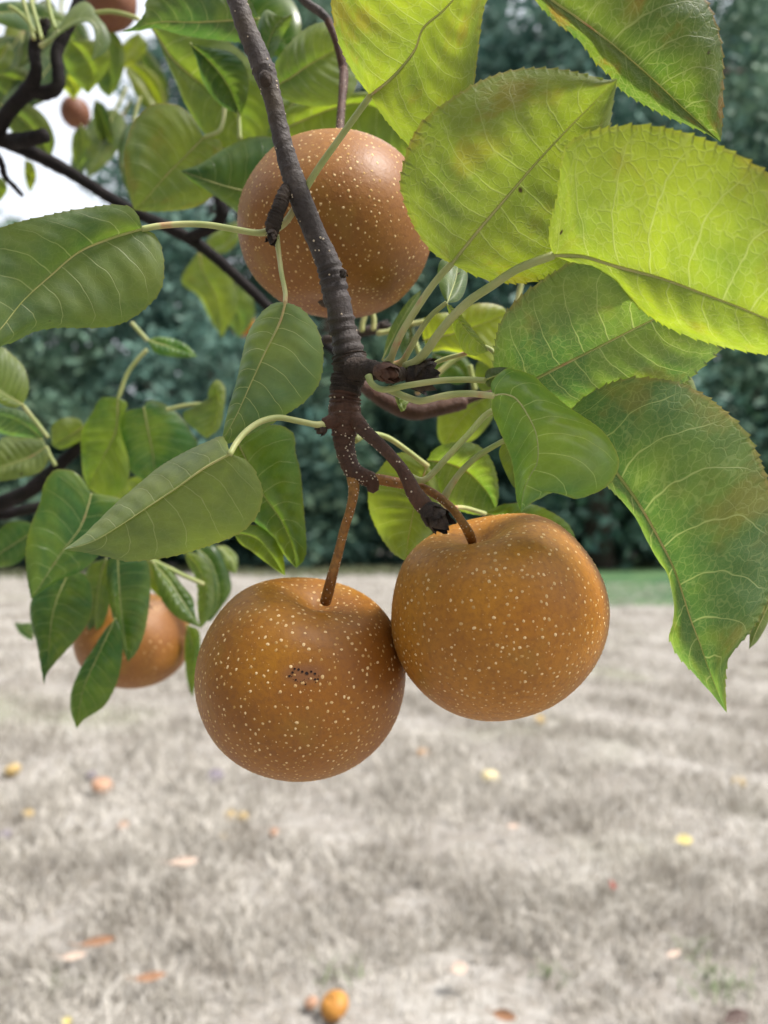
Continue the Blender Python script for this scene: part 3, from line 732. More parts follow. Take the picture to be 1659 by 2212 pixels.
# ------------------------------------------------------------------ pears
def pear(ctr, R, axis, mat, label, seed, sq=.95, ndots=900, stem=None, stemmat='stem', dimple=.25, dotsize=.00060, category='pear', group='pears on the tree', scarless=True, lump=.028, segs=(72, 96)):
    c0 = np.array(ctr); ax = RT * axis[0] + UP * axis[1] - FW * axis[2]; ax /= np.linalg.norm(ax)
    e1 = np.cross(ax, FW); e1 /= np.linalg.norm(e1); e2 = np.cross(ax, e1)
    def surf(th, ph):
        r = 1 - dimple * math.exp(-(th / .34) ** 2) * (1 + .0 * math.cos(ph)) - .10 * math.exp(-((math.pi - th) / .33) ** 2)
        r += .03 * math.exp(-((th - .72) / .3) ** 2)
        dx, dy, dz = math.sin(th) * math.cos(ph), math.sin(th) * math.sin(ph), math.cos(th)
        r *= 1 + lump * noise.noise(Vector((dx * 1.3 + seed * 3.1, dy * 1.3, dz * 1.3))) + lump * .6 * math.sin(ph * 2 + seed) * math.sin(th) ** 2
        v = e1 * dx + e2 * dy + ax * (dz * sq)
        return v * r * R
    nt_, np_ = segs; V = []; F = []
    for i in range(nt_ + 1):
        th = math.pi * i / nt_
        for j in range(np_):
            V.append(c0 + surf(th, 2 * math.pi * j / np_))
    for i in range(nt_):
        for j in range(np_):
            F.append((i * np_ + j, (i + 1) * np_ + j, (i + 1) * np_ + (j + 1) % np_, i * np_ + (j + 1) % np_))
    o = mesh_obj("pear", V, F, mat, loc=ctr); tag(o, label, category, group)
    rnd = random.Random(seed)
    if ndots:
        pts = []; Vd = []; Fd = []
        tries = 0
        cell = {}
        while len(pts) < ndots and tries < ndots * 30:
            tries += 1
            z = rnd.uniform(-1, 1); th = math.acos(z); ph = rnd.uniform(0, 6.2832)
            if rnd.random() > (.50 + .5 * (th / math.pi)): continue
            p = surf(th, ph)
            md = R * (.066 - .026 * th / math.pi) * rnd.uniform(.6, 1.15)
            if any((p[0] - q[0]) ** 2 + (p[1] - q[1]) ** 2 + (p[2] - q[2]) ** 2 < md * md for q in pts): continue
            pts.append(p)
            pa, pb = surf(th + .02, ph) - p, surf(th, ph + .02) - p
            n_ = np.cross(pa, pb); ln = np.linalg.norm(n_)
            if ln < 1e-12: continue
            n_ /= ln
            if n_.dot(p) < 0: n_ = -n_
            t1 = pa / np.linalg.norm(pa); t2 = np.cross(n_, t1)
            s = dotsize * (rnd.uniform(.75, 1.15) if rnd.random() < .7 else rnd.uniform(.4, .75)) * (1.1 - .25 * th / math.pi); b = len(Vd); kk = 8; el = rnd.uniform(.85, 1.18)
            w0 = c0 + p
            Vd.append(w0 + n_ * s * .30)
            for k in range(kk):
                q = k / kk * 6.2832; rr = s * rnd.uniform(.75, 1.1)
                Vd.append(w0 + t1 * math.cos(q) * rr * el + t2 * math.sin(q) * rr / el + n_ * s * .03)
            for k in range(kk):
                Fd.append((b, b + 1 + k, b + 1 + (k + 1) % kk))
        mesh_obj("lenticels", Vd, Fd, M['peardot'], o, smooth=False, kind='stuff')
    if stem:
        pts, rad = path(stem, 50)
        v, f, T, Ns = tube_mesh(pts, rad, 14)
        st = mesh_obj("stem", v, f, M[stemmat], o)
        if ndots: dots_on_tube("lenticels", pts, rad, Ns, 90, .0003, M['lent'], st, seed)
    # calyx scar at the blossom end
    cp = c0 - ax * R * sq * .86; V = []; F = []
    for i in range(4):
        for j in range(14):
            q = j / 14 * 6.2832; rr = R * (.015 + .035 * i) * (1 + .15 * rnd.uniform(-1, 1))
            V.append(cp + (e1 * math.cos(q) + e2 * math.sin(q)) * rr - ax * R * (.03, .06, .035, -.01)[i])
    for i in range(3):
        for j in range(14):
            F.append((i * 14 + j, i * 14 + (j + 1) % 14, (i + 1) * 14 + (j + 1) % 14, (i + 1) * 14 + j))
    mesh_obj("calyx", V, F, M['bark_old'], o)
    return o
PA = ((.33, .130, .011), (.25, .087, .010), (.39, .172, .013))
c1 = P(651, 1461, .298); s1 = P(655, 1456, .298 - .0405) - c1
M['pear1'] = pear_material("pear_skin_scarred", *PA, scar=(tuple(s1), None, tuple(RT), tuple(UP)))
M['pear2'] = pear_material("pear_skin", (.44, .185, .018), (.35, .135, .014), (.49, .220, .024))
c3 = P(723, 498, .335); so = P(805, 305, .318) - c3
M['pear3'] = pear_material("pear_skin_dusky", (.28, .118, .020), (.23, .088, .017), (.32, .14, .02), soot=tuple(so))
M['pear4'] = pear_material("pear_skin_reddish", (.20, .085, .04), (.15, .055, .03), (.22, .11, .05))
pear_left = pear(c1, .0415, (.22, .93, .28), M['pear1'], "left hanging pear, brown with a cluster of black pits", 1, .965, 1700,
     [(763, 1030, .274, 15), (764, 1062, .272, 11.5), (757, 1100, .272, 10), (744, 1142, .273, 10), (732, 1190, .275, 10), (720, 1235, .277, 11), (709, 1278, .282, 12.5), (703, 1300, .286, 12)])
M['pit'] = flat("blemish_pit", (.022, .011, .011), .8, .4, 900)
bpy.context.view_layer.update()
Vp, Fp = [], []; rp = random.Random(5)
for px_, py_, sz_ in ((660, 735, 17), (715, 745, 20), (760, 775, 20), (825, 798, 27), (885, 775, 17), (935, 802, 21), (630, 785, 20), (590, 833, 19), (676, 886, 17), (935, 878, 17), (974, 876, 16),
                      (742, 910, 9), (806, 946, 12), (622, 836, 9), (942, 920, 8), (765, 905, 7), (985, 832, 9), (790, 880, 7), (850, 870, 7), (700, 905, 6), (640, 880, 6)):
    x_, y_ = 530.9 + .16 * px_, 1327 + .16 * py_
    org = Vector(CAM - c1); dr = Vector(P(x_, y_, 1.) - CAM).normalized()
    ok, hit, nrm, _ = pear_left.ray_cast(org, dr)
    if not ok: continue
    hit = np.array(hit) + c1; nr_ = np.array(nrm); t1_ = np.cross(nr_, UP); t1_ /= np.linalg.norm(t1_); t2_ = np.cross(nr_, t1_)
    b0 = len(Vp); rad_ = sz_ * .16 * .257 / FPX
    Vp.append(hit + nr_ * .00006)
    for k in range(8):
        q_ = k / 8 * 6.2832; rr_ = rad_ * rp.uniform(.75, 1.15)
        Vp.append(hit + t1_ * math.cos(q_) * rr_ + t2_ * math.sin(q_) * rr_ * .85 + nr_ * .00022)
    for k in range(8): Fp.append((b0, b0 + 1 + k, b0 + 1 + (k + 1) % 8))
o = mesh_obj("blemish", Vp, Fp, M['pit'], pear_left, smooth=False); o['label'] = 'cluster of small black pits'
pear(P(1074, 1328, .284), .0405, (-.24, .93, .22), M['pear2'], "right hanging pear, golden brown, pressed against its neighbour", 2, .965, 1600,
     [(800, 1037, .274, 13), (820, 1036, .275, 12), (864, 1044, .276, 11.5), (904, 1051, .274, 10), (940, 1068, .270, 9.5), (976, 1098, .266, 9), (1000, 1130, .266, 9.5), (1014, 1154, .270, 11), (1020, 1170, .274, 10)])
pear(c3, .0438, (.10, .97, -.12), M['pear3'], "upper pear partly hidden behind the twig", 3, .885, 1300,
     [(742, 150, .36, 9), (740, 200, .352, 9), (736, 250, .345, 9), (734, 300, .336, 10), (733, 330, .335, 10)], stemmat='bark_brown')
pear(P(290, 1382, .52), .0400, (.05, .98, .1), M['pear3'], "blurred pear behind the lower left leaves", 4, .84, 300,
     [(325, 1180, .52, 5), (312, 1235, .52, 5), (298, 1290, .52, 6)])
pear(P(238, 2, .60), .0210, (.1, -.9, .3), M['pear4'], "brown pear at the top edge above the dark fork", 5, 1.0, 0,
     [(236, -120, .60, 4), (238, -60, .60, 4), (238, -40, .60, 4)], segs=(32, 40))
pear(P(163, 244, .90), .0170, (.1, .9, .2), M['pear4'], "small reddish pear out of focus against the sky", 6, 1.05, 0,
     [(150, 150, .90, 3), (158, 190, .90, 3), (162, 226, .90, 3)], segs=(32, 40))
pear(P(527, 703, 1.6), .0250, (.1, .9, .2), M['pear2'], "tiny orange pear far behind the left leaves", 7, 1.0, 0,
     [(520, 640, 1.6, 2), (524, 660, 1.6, 2), (527, 690, 1.6, 2)], segs=(32, 40))

# ------------------------------------------------------------------ upper left branch, dark, behind
UB = thing("pear_branch", P(100, 340, .50), "dark limb slanting behind the upper left leaves", "branch", "pear twigs")
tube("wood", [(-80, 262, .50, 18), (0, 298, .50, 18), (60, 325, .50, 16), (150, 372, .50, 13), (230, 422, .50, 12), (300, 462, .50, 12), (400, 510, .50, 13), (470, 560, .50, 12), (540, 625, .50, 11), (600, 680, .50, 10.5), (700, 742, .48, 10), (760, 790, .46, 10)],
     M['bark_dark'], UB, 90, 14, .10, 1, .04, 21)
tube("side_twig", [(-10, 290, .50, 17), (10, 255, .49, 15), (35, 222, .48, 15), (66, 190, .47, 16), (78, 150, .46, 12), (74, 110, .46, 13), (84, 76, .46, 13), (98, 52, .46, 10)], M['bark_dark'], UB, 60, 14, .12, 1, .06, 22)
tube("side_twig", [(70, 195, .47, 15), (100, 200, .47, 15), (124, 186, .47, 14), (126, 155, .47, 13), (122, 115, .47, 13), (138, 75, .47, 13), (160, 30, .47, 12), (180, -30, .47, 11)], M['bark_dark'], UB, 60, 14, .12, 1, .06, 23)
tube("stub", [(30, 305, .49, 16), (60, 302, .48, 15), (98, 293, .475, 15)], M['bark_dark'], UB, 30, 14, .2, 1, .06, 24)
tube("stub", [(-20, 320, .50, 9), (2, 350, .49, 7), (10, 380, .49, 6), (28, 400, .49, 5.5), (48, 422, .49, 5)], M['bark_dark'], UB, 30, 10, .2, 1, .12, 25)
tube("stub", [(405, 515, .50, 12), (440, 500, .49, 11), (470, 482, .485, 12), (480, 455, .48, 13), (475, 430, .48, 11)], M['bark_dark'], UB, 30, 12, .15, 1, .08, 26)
bud(UB, (92, 62), (104, 36), .46, .46, 11, M['bud'], 31, 8, .3)
leaf(UB, [(440, 297), (396, 342), (360, 378), (313, 432), (290, 453)], [(421, 259), (389, 230), (353, 223), (320, 231), (288, 266), (274, 306), (268, 342), (274, 389), (281, 425)],
     [(474, 303), (482, 335), (474, 380), (461, 421), (425, 446), (378, 455), (324, 457)], (.40, .405), (-.008, .01), .004, True, .46, .35, 1.0, .2, .0003,
     pet([(486, 205), (484, 250), (474, 282), (440, 297)], .41, .40, 4.5, 4.5), petr=5, label='yellow-green leaf with a brown spot left of the upper pear')
leaf(UB, [(640, 440), (560, 420), (480, 400), (390, 369)], [(640, 380), (615, 312), (590, 297), (558, 295), (522, 302), (479, 324), (432, 354)], [(600, 480), (530, 468), (497, 446), (457, 418), (414, 390)],
     (.392, .385), (.004, .012), .003, False, .14, 0, 1.0, .2, .0003, petr=5)
leaf(UB, [(322, 50), (350, 95), (378, 133), (432, 180), (479, 212), (508, 250), (532, 320)], [(338, 70), (356, 119), (382, 180), (400, 223), (430, 272), (470, 315)], [(400, 45), (470, 75), (540, 130), (575, 190), (582, 260), (565, 315)],
     (.425, .43), (.004, -.01), .004, True, .40, 0, 1.0, .2, .0003, petr=6)
leaf(UB, [(411, 93), (450, 130), (490, 180), (520, 250)], [(425, 130), (440, 180), (475, 225)], [(450, 103), (497, 112), (524, 135), (537, 170), (533, 215)], (.39, .40), (.004, -.004), .003, False, .10, 0, .8, .2, .0003,
     pet([(518, 300), (515, 216), (519, 185), (524, 166)], .40, .40, 3.5, 3.5), petr=5)
leaf(UB, [(560, 40), (500, 44), (420, 48), (340, 48), (264, 68)], [(520, -20), (430, -35), (350, -25), (318, 0), (312, 30), (290, 56)], [(540, 75), (520, 90), (468, 86), (396, 76), (338, 60), (300, 64)],
     (.37, .365), (-.006, .008), .002, True, .10, 0, .85, .3, .0007, petr=5)
leaf(UB, [(575, 150), (578, 100), (600, 50), (632, 30)], [(555, 110), (556, 60), (574, 22), (605, 36)], [(596, 110), (612, 75), (628, 48)], (.40, .39), (.004, .004), .003, True, .16, 0, 1., .2, .0003, petr=5)
leaf(UB, [(590, 188), (625, 170), (662, 144), (716, 112), (745, 85)], [(592, 144), (616, 104), (652, 68), (688, 50), (722, 55)], [(608, 209), (644, 224), (695, 230), (749, 216), (772, 175), (765, 130)],
     (.39, .385), (-.006, .004), .004, True, .38, 0, 1.1, .2, .0003, petr=5)
leaf(UB, [(600, 285), (650, 262), (731, 230), (790, 225), (850, 260), (892, 330)], [(610, 240), (680, 215), (760, 200), (830, 205), (875, 260)], [(640, 320), (720, 335), (800, 345), (860, 345)],
     (.42, .41), (-.006, .01), .003, True, .42, 0, 1.0, .2, .0003, petr=5)
leaf(UB, [(480, -20), (530, 20), (590, 60), (640, 130)], [(490, 40), (530, 80), (590, 120)], [(540, -40), (620, -10), (650, 50)], (.45, .45), (.004, .004), .003, False, .18, 0, 1.1, 0, 0, petr=5, far=True)
leaf(UB, [(640, 215), (600, 260), (560, 290), (500, 330)], [(600, 215), (545, 240), (505, 290)], [(640, 260), (610, 310), (550, 340)], (.44, .45), (.004, .004), .003, True, .3, 0, .9, 0, 0, petr=5, far=True)
# curled leaf over the fork
leaf(UB, [(86, 102), (128, 68), (160, 47), (190, 40), (208, 54), (212, 85), (198, 131)], [(132, 52), (148, 24), (170, 6), (186, 3), (202, 16), (214, 38), (230, 58), (239, 90), (226, 114)],
     [(130, 74), (162, 54), (188, 48), (202, 62), (205, 90), (200, 118)], (.45, .45), (.006, -.004), .001, False, .22, 0, 1.0, 0, 0, pet([(88, 100), (110, 84), (128, 68)], .455, .45, 4, 4), petr=4, far=True)
UL = [
 ([(150, 85), (180, 120), (200, 160), (190, 202)], [(136, 120), (150, 160), (172, 185)], [(200, 88), (236, 110), (232, 150), (214, 175)], .52, .40, 1., True),
 ([(-30, 30), (40, 28), (100, 40), (150, 48)], [(0, 6), (50, 4), (110, 15)], [(0, 52), (60, 68), (115, 68)], .50, .05, 1.2, True),
 ([(240, 60), (230, 110), (240, 170), (236, 210)], [(200, 90), (196, 140), (215, 190)], [(262, 90), (270, 130), (258, 180)], .62, .30, .9, True),
 ([(300, 70), (290, 100), (270, 120), (262, 150)], [(275, 85), (258, 110)], [(318, 100), (295, 135)], .75, .75, 1., True),
 ([(0, 225), (40, 250), (80, 290), (110, 340)], [(10, 260), (45, 310), (85, 345)], [(50, 220), (95, 250), (118, 300)], .58, .35, .8, True),
 ([(-20, 160), (30, 170), (70, 200), (80, 225)], [(0, 195), (40, 215)], [(40, 145), (78, 175)], .60, .30, .8, True),
 ([(175, 270), (180, 300), (176, 340), (168, 365)], [(158, 290), (155, 330)], [(195, 290), (192, 335)], .72, .35, 1., True),
 ([(205, 215), (222, 250), (232, 290), (236, 330)], [(200, 250), (215, 300)], [(228, 230), (240, 270), (244, 305)], .74, .25, .8, True),
 ([(130, 155), (150, 170), (165, 195), (160, 215)], [(130, 180), (145, 200)], [(160, 160), (178, 185)], .70, .85, .9, True),
 ([(20, 95), (5, 120), (-15, 150), (-30, 165)], [(0, 100), (-25, 130)], [(30, 120), (15, 150)], .60, .5, .8, True),
 ([(55, 345), (68, 370), (72, 395), (66, 415)], [(54, 370), (58, 398)], [(72, 355), (78, 385)], .66, .7, .8, True),
 ([(-10, 380), (0, 400), (6, 425), (-10, 440)], [(-20, 400), (-16, 425)], [(10, 390), (14, 415)], .55, .5, .9, True),
 ([(290, 100), (310, 140), (340, 190), (350, 240)], [(275, 140), (290, 200), (320, 240)], [(320, 110), (355, 160), (365, 210)], .80, .25, .7, True),
 ([(430, 540), (440, 590), (470, 650), (480, 730)], [(392, 605), (430, 640), (455, 690)], [(480, 560), (508, 620), (510, 670)], .75, .50, 1., True),
 ([(520, 610), (500, 650), (520, 690), (515, 730)], [(490, 630), (488, 680)], [(545, 640), (548, 690)], .80, .2, 1.1, True),
 ([(510, 480), (500, 510), (480, 530), (440, 545)], [(480, 490), (450, 515)], [(520, 510), (490, 545)], .70, .5, 1., True),
]
for (m_, a_, b_, d_, y_, br_, un_) in UL:
    leaf(UB, m_, a_, b_, (d_, d_ + .01), (.004, -.006), .003, un_, y_, .15, br_, 0, 0, petr=4, far=True)
ru = random.Random(9)
for k in range(20):
    bx, by = ru.uniform(-30, 330), ru.uniform(-40, 300)
    if by > 150 and bx < 250 and k % 3: by -= 170
    if abs(bx - 235) < 75 and by < 60: continue
    if abs(bx - 160) < 70 and 90 < by < 260: continue
    dp = ru.uniform(.56, .95); ln_ = ru.uniform(.055, .085) * FPX / dp; an = ru.uniform(-.75, .75); w_ = ln_ * ru.uniform(.16, .30)
    ux, uy = math.sin(an), math.cos(an); px_, py_ = uy, -ux; sk = ru.uniform(-.12, .12) * ln_
    pt = lambda t, q: (bx + ux * ln_ * t + px_ * (q + sk * 4 * t * (1 - t)), by + uy * ln_ * t + py_ * (q + sk * 4 * t * (1 - t)))
    leaf(UB, [pt(0, 0), pt(.35, 0), pt(.7, 0), pt(1, 0)], [pt(.12, -w_ * .7), pt(.4, -w_), pt(.75, -w_ * .6)], [pt(.12, w_ * .7), pt(.4, w_), pt(.75, w_ * .6)],
         (dp, dp + ru.uniform(-.02, .02)), (ru.uniform(-.012, .012), ru.uniform(-.012, .012)), .003, True, ru.choice((.1, .2, .3, .45, .8)), .2, ru.uniform(.6, .95), 0, 0, petr=4, far=True, seed=k,
         pet=[(bx, by, dp, 3.5), (bx - ux * 12 + 6, by - uy * 22, dp, 3.5), (bx - ux * 20 + 14, by - uy * 50, dp, 3.5)])
for q in ([(44, -20), (56, 20), (66, 55), (74, 85)], [(62, -20), (72, 20), (82, 55), (90, 84)], [(102, -20), (106, 15), (114, 45), (120, 62)], [(20, 14), (40, 26), (62, 48), (76, 70)], [(204, 28), (240, 25), (275, 32), (300, 42)], [(483, 216), (484, 260), (487, 318)]):
    pts, rad = path([(x, y, .455, 4.5) for x, y in q], 20); v, f, _, _ = tube_mesh(pts, rad, 10)
    o = mesh_obj("petiole", v, f, M['petiole'], UB); o.color = (.9, .95, .8, 1)

# twig that carries the upper pear and the top right leaf
VB = thing("pear_branch", P(700, -20, .36), "slim reddish twig hanging to the upper pear", "branch", "pear twigs")
tube("wood", [(560, -110, .36, 10), (652, -4, .36, 9), (690, 25, .36, 9), (712, 46, .36, 8)], M['bark_grey'], VB, 30, 12, .06, 1, .02, 41)
tube("side_twig", [(708, 44, .36, 9), (722, 75, .36, 9), (734, 112, .36, 10), (743, 160, .36, 9.5), (741, 200, .354, 9)], M['bark_brown'], VB, 40, 12, .06, 1, .02, 42)
tube("side_twig", [(560, -110, .36, 10), (760, -200, .31, 10), (1010, -265, .262, 11)], M['bark_grey'], VB, 30, 12, .06, 1, .02, 43)

# ------------------------------------------------------------------ branch behind the fork, right
RB = thing("pear_branch", P(900, 880, .38), "blurred short brown twig behind the fork, right", "branch", "pear twigs")
tube("wood", [(745, 788, .40, 13), (775, 826, .39, 13), (806, 850, .38, 15), (842, 872, .375, 17), (889, 889, .37, 18), (932, 885, .37, 17), (979, 875, .37, 16), (1004, 869, .37, 15)], M['bark_brown'], RB, 50, 14, .1, 1, .03, 51)
tube("side_twig", [(1000, 868, .372, 9), (1040, 855, .372, 7), (1090, 842, .372, 7)], M['bark_brown'], RB, 20, 12, .1, 1, .04, 52)
tube("spur", [(700, 735, .42, 9), (750, 725, .42, 9), (790, 716, .42, 11), (832, 706, .42, 12)], M['bark_old'], RB, 30, 12, .2, 1, .12, 53)
bud(RB, (815, 708), (850, 700), .42, .42, 11, M['bud'], 54, 8, .4)
for q in ([(782, 715), (783, 700), (788, 684), (796, 660)], [(806, 712), (808, 695), (806, 682), (800, 660)], [(815, 720), (840, 716), (862, 706), (900, 698), (962, 686)], [(893, 730), (900, 748), (906, 765)],
          [(900, 850), (940, 812), (985, 775), (1040, 750), (1080, 740)], [(1015, 790), (1020, 815), (1026, 842)], [(1127, 606), (1122, 630), (1116, 655)]):
    pts, rad = path([(x, y, .40, 6) for x, y in q], 20); v, f, _, _ = tube_mesh(pts, rad, 10)
    o = mesh_obj("petiole", v, f, M['petiole'], RB); o.color = (1, .98, .95, 1)
leaf(RB, [(915, 735), (980, 720), (1040, 700), (1098, 676)], [(912, 705), (925, 682), (955, 676), (990, 675), (1015, 659), (1052, 655), (1083, 662)], [(930, 758), (960, 756), (1000, 765), (1040, 780), (1066, 793), (1076, 745), (1090, 710)],
     (.38, .38), (-.004, .006), .003, True, 1.0, .2, 1.0, .2, .0003, petr=5, label='yellow leaf behind the leaf stalks')
leaf(RB, [(935, 765), (960, 775), (990, 790), (1015, 822)], [(955, 752), (990, 760), (1015, 785)], [(930, 790), (950, 815), (985, 830)], (.42, .42), (.004, .004), .003, False, .2, 0, .9, 0, 0, petr=4, far=True)
leaf(RB, [(880, 690), (888, 720), (880, 750), (870, 775)], [(865, 700), (862, 740)], [(897, 710), (898, 750)], (.40, .40), (.004, .004), .003, True, .12, 0, 1., 0, 0, petr=4, far=True)
leaf(RB, [(1060, 850), (1020, 880), (985, 920), (960, 965)], [(1000, 855), (950, 865), (945, 905), (947, 945)], [(1070, 880), (1060, 910), (1030, 945), (995, 962)], (.41, .42), (.004, .004), .003, True, .55, .1, .9, 0, 0, petr=4, far=True)
leaf(RB, [(1060, 770), (1085, 790), (1090, 830), (1060, 860)], [(1030, 785), (1030, 830)], [(1100, 800), (1095, 845)], (.40, .40), (.004, .004), .003, True, .4, .1, .9, 0, 0, petr=4, far=True)

# ------------------------------------------------------------------ lower left cluster
LB = thing("pear_branch", P(90, 1040, .52), "thick dark twig bearing the lower left leaf cluster", "branch", "pear twigs")
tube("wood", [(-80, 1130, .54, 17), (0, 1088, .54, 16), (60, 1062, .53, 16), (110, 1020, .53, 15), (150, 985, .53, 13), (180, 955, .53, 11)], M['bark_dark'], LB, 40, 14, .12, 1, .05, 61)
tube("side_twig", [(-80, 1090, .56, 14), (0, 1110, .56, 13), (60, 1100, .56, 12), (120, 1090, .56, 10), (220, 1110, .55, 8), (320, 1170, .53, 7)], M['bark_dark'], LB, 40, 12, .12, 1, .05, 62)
LL = [
 ([(255, 859), (250, 930), (222, 990), (190, 1055)], [(219, 860), (201, 888), (177, 931), (176, 978), (180, 1025)], [(275, 873), (262, 905), (261, 930), (278, 996), (272, 1050), (230, 1078)], .46, .48, .36, 1.2, False, [(317, 756), (296, 778), (274, 809), (256, 858)]),
 ([(318, 735), (350, 745), (390, 758), (426, 771)], [(350, 728), (400, 744)], [(340, 764), (390, 772)], .47, .47, .12, 1.5, True, [(284, 697), (300, 715), (318, 735)]),
 ([(310, 880), (320, 930), (330, 980), (337, 1045)], [(270, 890), (252, 910), (256, 960), (274, 1007), (306, 1035)], [(320, 866), (350, 870), (389, 899), (414, 935), (426, 964), (390, 1015)], .47, .49, .14, 1.1, False, None),
 ([(450, 872), (468, 850), (470, 890), (446, 947)], [(400, 888), (402, 910), (425, 930)], [(452, 842), (468, 821), (486, 838), (484, 880), (474, 924)], .46, .46, .30, 1., False, [(360, 885), (400, 876), (450, 872)]),
 ([(182, 920), (160, 935), (135, 950), (112, 960)], [(170, 905), (140, 902), (112, 920)], [(180, 945), (155, 962), (130, 970)], .52, .52, .42, .9, True, None),
 ([(50, 875), (25, 860), (0, 845), (-40, 800)], [(62, 840), (54, 798), (29, 769), (-5, 750)], [(30, 880), (0, 872), (-30, 850)], .42, .41, .46, 1., True, [(104, 945), (75, 908), (50, 876)]),
 ([(92, 950), (60, 920), (20, 900), (-30, 890)], [(90, 915), (50, 888), (0, 880)], [(70, 945), (20, 940), (-20, 925)], .46, .46, .05, 1.2, True, None),
 ([(100, 965), (70, 985), (30, 1000), (-40, 1020)], [(90, 950), (40, 945), (0, 950)], [(105, 990), (85, 1020), (30, 1035), (-10, 1038)], .45, .45, .40, .85, True, [(120, 1005), (108, 985), (100, 965)]),
 ([(197, 1066), (190, 1095), (172, 1142), (132, 1196), (67, 1294)], [(165, 1022), (126, 1014), (108, 1025), (94, 1050), (86, 1086), (65, 1140), (56, 1190), (58, 1240)], [(230, 1070), (264, 1082), (256, 1120), (225, 1185), (180, 1230), (136, 1250), (104, 1268)], .40, .39, .20, 1.2, False, None),
 ([(150, 1235), (125, 1290), (112, 1340), (106, 1405), (96, 1478)], [(100, 1255), (67, 1300), (68, 1350), (80, 1390), (90, 1440)], [(180, 1240), (196, 1262), (201, 1302), (192, 1342), (164, 1382), (128, 1422), (102, 1454)], .42, .41, .13, 1., False, None),
 ([(254, 1200), (256, 1250), (260, 1310), (268, 1370), (276, 1430)], [(234, 1212), (231, 1262), (240, 1318), (258, 1382)], [(290, 1198), (318, 1212), (325, 1250), (322, 1310), (312, 1366), (296, 1406)], .42, .43, .10, .95, False, None),
 ([(250, 1335), (215, 1410), (180, 1490), (166, 1573)], [(224, 1366), (200, 1406), (172, 1450), (154, 1494), (153, 1534)], [(262, 1365), (265, 1400), (260, 1446), (248, 1486), (224, 1526), (182, 1554)], .42, .41, .13, 1.1, False, None),
 ([(330, 1215), (365, 1255), (395, 1300), (432, 1356)], [(338, 1260), (352, 1300), (385, 1335)], [(362, 1225), (392, 1262), (416, 1292), (422, 1330)], .46, .45, .26, 1., False, [(322, 1208), (360, 1225), (400, 1245), (440, 1262)]),
 ([(398, 1190), (430, 1230), (445, 1290), (432, 1358)], [(405, 1215), (428, 1255), (428, 1310)], [(432, 1200), (456, 1230), (462, 1290), (452, 1335)], .47, .47, .32, 1., False, None),
 ([(420, 1180), (458, 1220), (472, 1290), (452, 1345)], [(430, 1220), (448, 1270), (446, 1320)], [(464, 1178), (488, 1222), (500, 1274), (474, 1318)], .50, .50, .12, .9, False, None),
 ([(404, 1350), (418, 1400), (420, 1450), (416, 1506)], [(400, 1390), (402, 1440), (408, 1480)], [(428, 1360), (433, 1390), (428, 1450)], .50, .50, .35, 1., True, None),
 ([(70, 1150), (30, 1175), (-10, 1200), (-60, 1220)], [(66, 1130), (32, 1126), (0, 1142)], [(62, 1190), (40, 1215), (0, 1226)], .48, .47, .18, .9, False, None),
 ([(230, 1205), (215, 1260), (208, 1320), (204, 1386)], [(190, 1225), (184, 1290), (190, 1360)], [(240, 1240), (236, 1310), (218, 1360)], .48, .49, .22, .9, False, None),
 ([(72, 1372), (60, 1365), (48, 1356), (32, 1345)], [(72, 1348), (50, 1346)], [(70, 1382), (55, 1372)], .55, .55, .05, 1.2, True, None),
 ([(330, 1195), (325, 1225), (335, 1260), (345, 1290)], [(318, 1215), (322, 1260)], [(345, 1210), (352, 1250)], .50, .50, .42, .9, True, None),
 ([(470, 1180), (490, 1195), (505, 1215), (508, 1240)], [(475, 1205), (492, 1230)], [(490, 1182), (510, 1205)], .52, .52, .45, 1., True, None),
 ([(200, 970), (215, 1020), (240, 1060), (270, 1085)], [(190, 1010), (210, 1060), (240, 1090)], [(235, 985), (270, 1020), (285, 1060)], .54, .54, .45, 1., True, None),
 ([(290, 1090), (310, 1070), (330, 1050), (300, 1030)], [(300, 1110), (340, 1080)], [(280, 1060), (280, 1035)], .52, .52, .5, 1., True, None),
]
for k, (m_, a_, b_, d0, d1, y_, br_, un_, pt_) in enumerate(LL):
    leaf(LB, m_, a_, b_, (d0, d1), (.006, -.004) if k % 2 else (-.004, .007), .003, un_, y_, .05, br_ * 1.15, .2, .0003 if d0 < .48 else 0, petr=5, far=(d0 >= .48),
         pet=[(x, y, d0 + .004, 4.5) for x, y in pt_] if pt_ else None)

# ------------------------------------------------------------------ fallen fruit, leaves and weeds on the ground
M['fr_orange'] = flat("fallen_fruit_orange", (.52, .24, .05), .5, .3, 40)
M['fr_yellow'] = flat("fallen_fruit_yellow", (.50, .36, .15), .5, .25, 40)
M['fr_pink'] = flat("fallen_fruit_pink", (.48, .28, .18), .5, .25, 40)
M['fr_pale'] = flat("fallen_fruit_pale", (.70, .60, .34), .5, .2, 40)
M['fr_plum'] = flat("fallen_plum", (.20, .17, .21), .5, .25, 40)
M['lf_yellow'] = flat("fallen_leaf_yellow", (.55, .46, .16), .6, .3, 40)
M['lf_brown'] = flat("fallen_leaf_brown", (.075, .042, .034), .6, .4, 40)
M['lf_orange'] = flat("fallen_leaf_orange", (.27, .14, .075), .6, .3, 40)
M['lf_pale'] = flat("fallen_leaf_pale", (.47, .36, .29), .7, .2, 40)
M['lf_red'] = flat("fallen_leaf_red", (.26, .05, .035), .6, .3, 40)

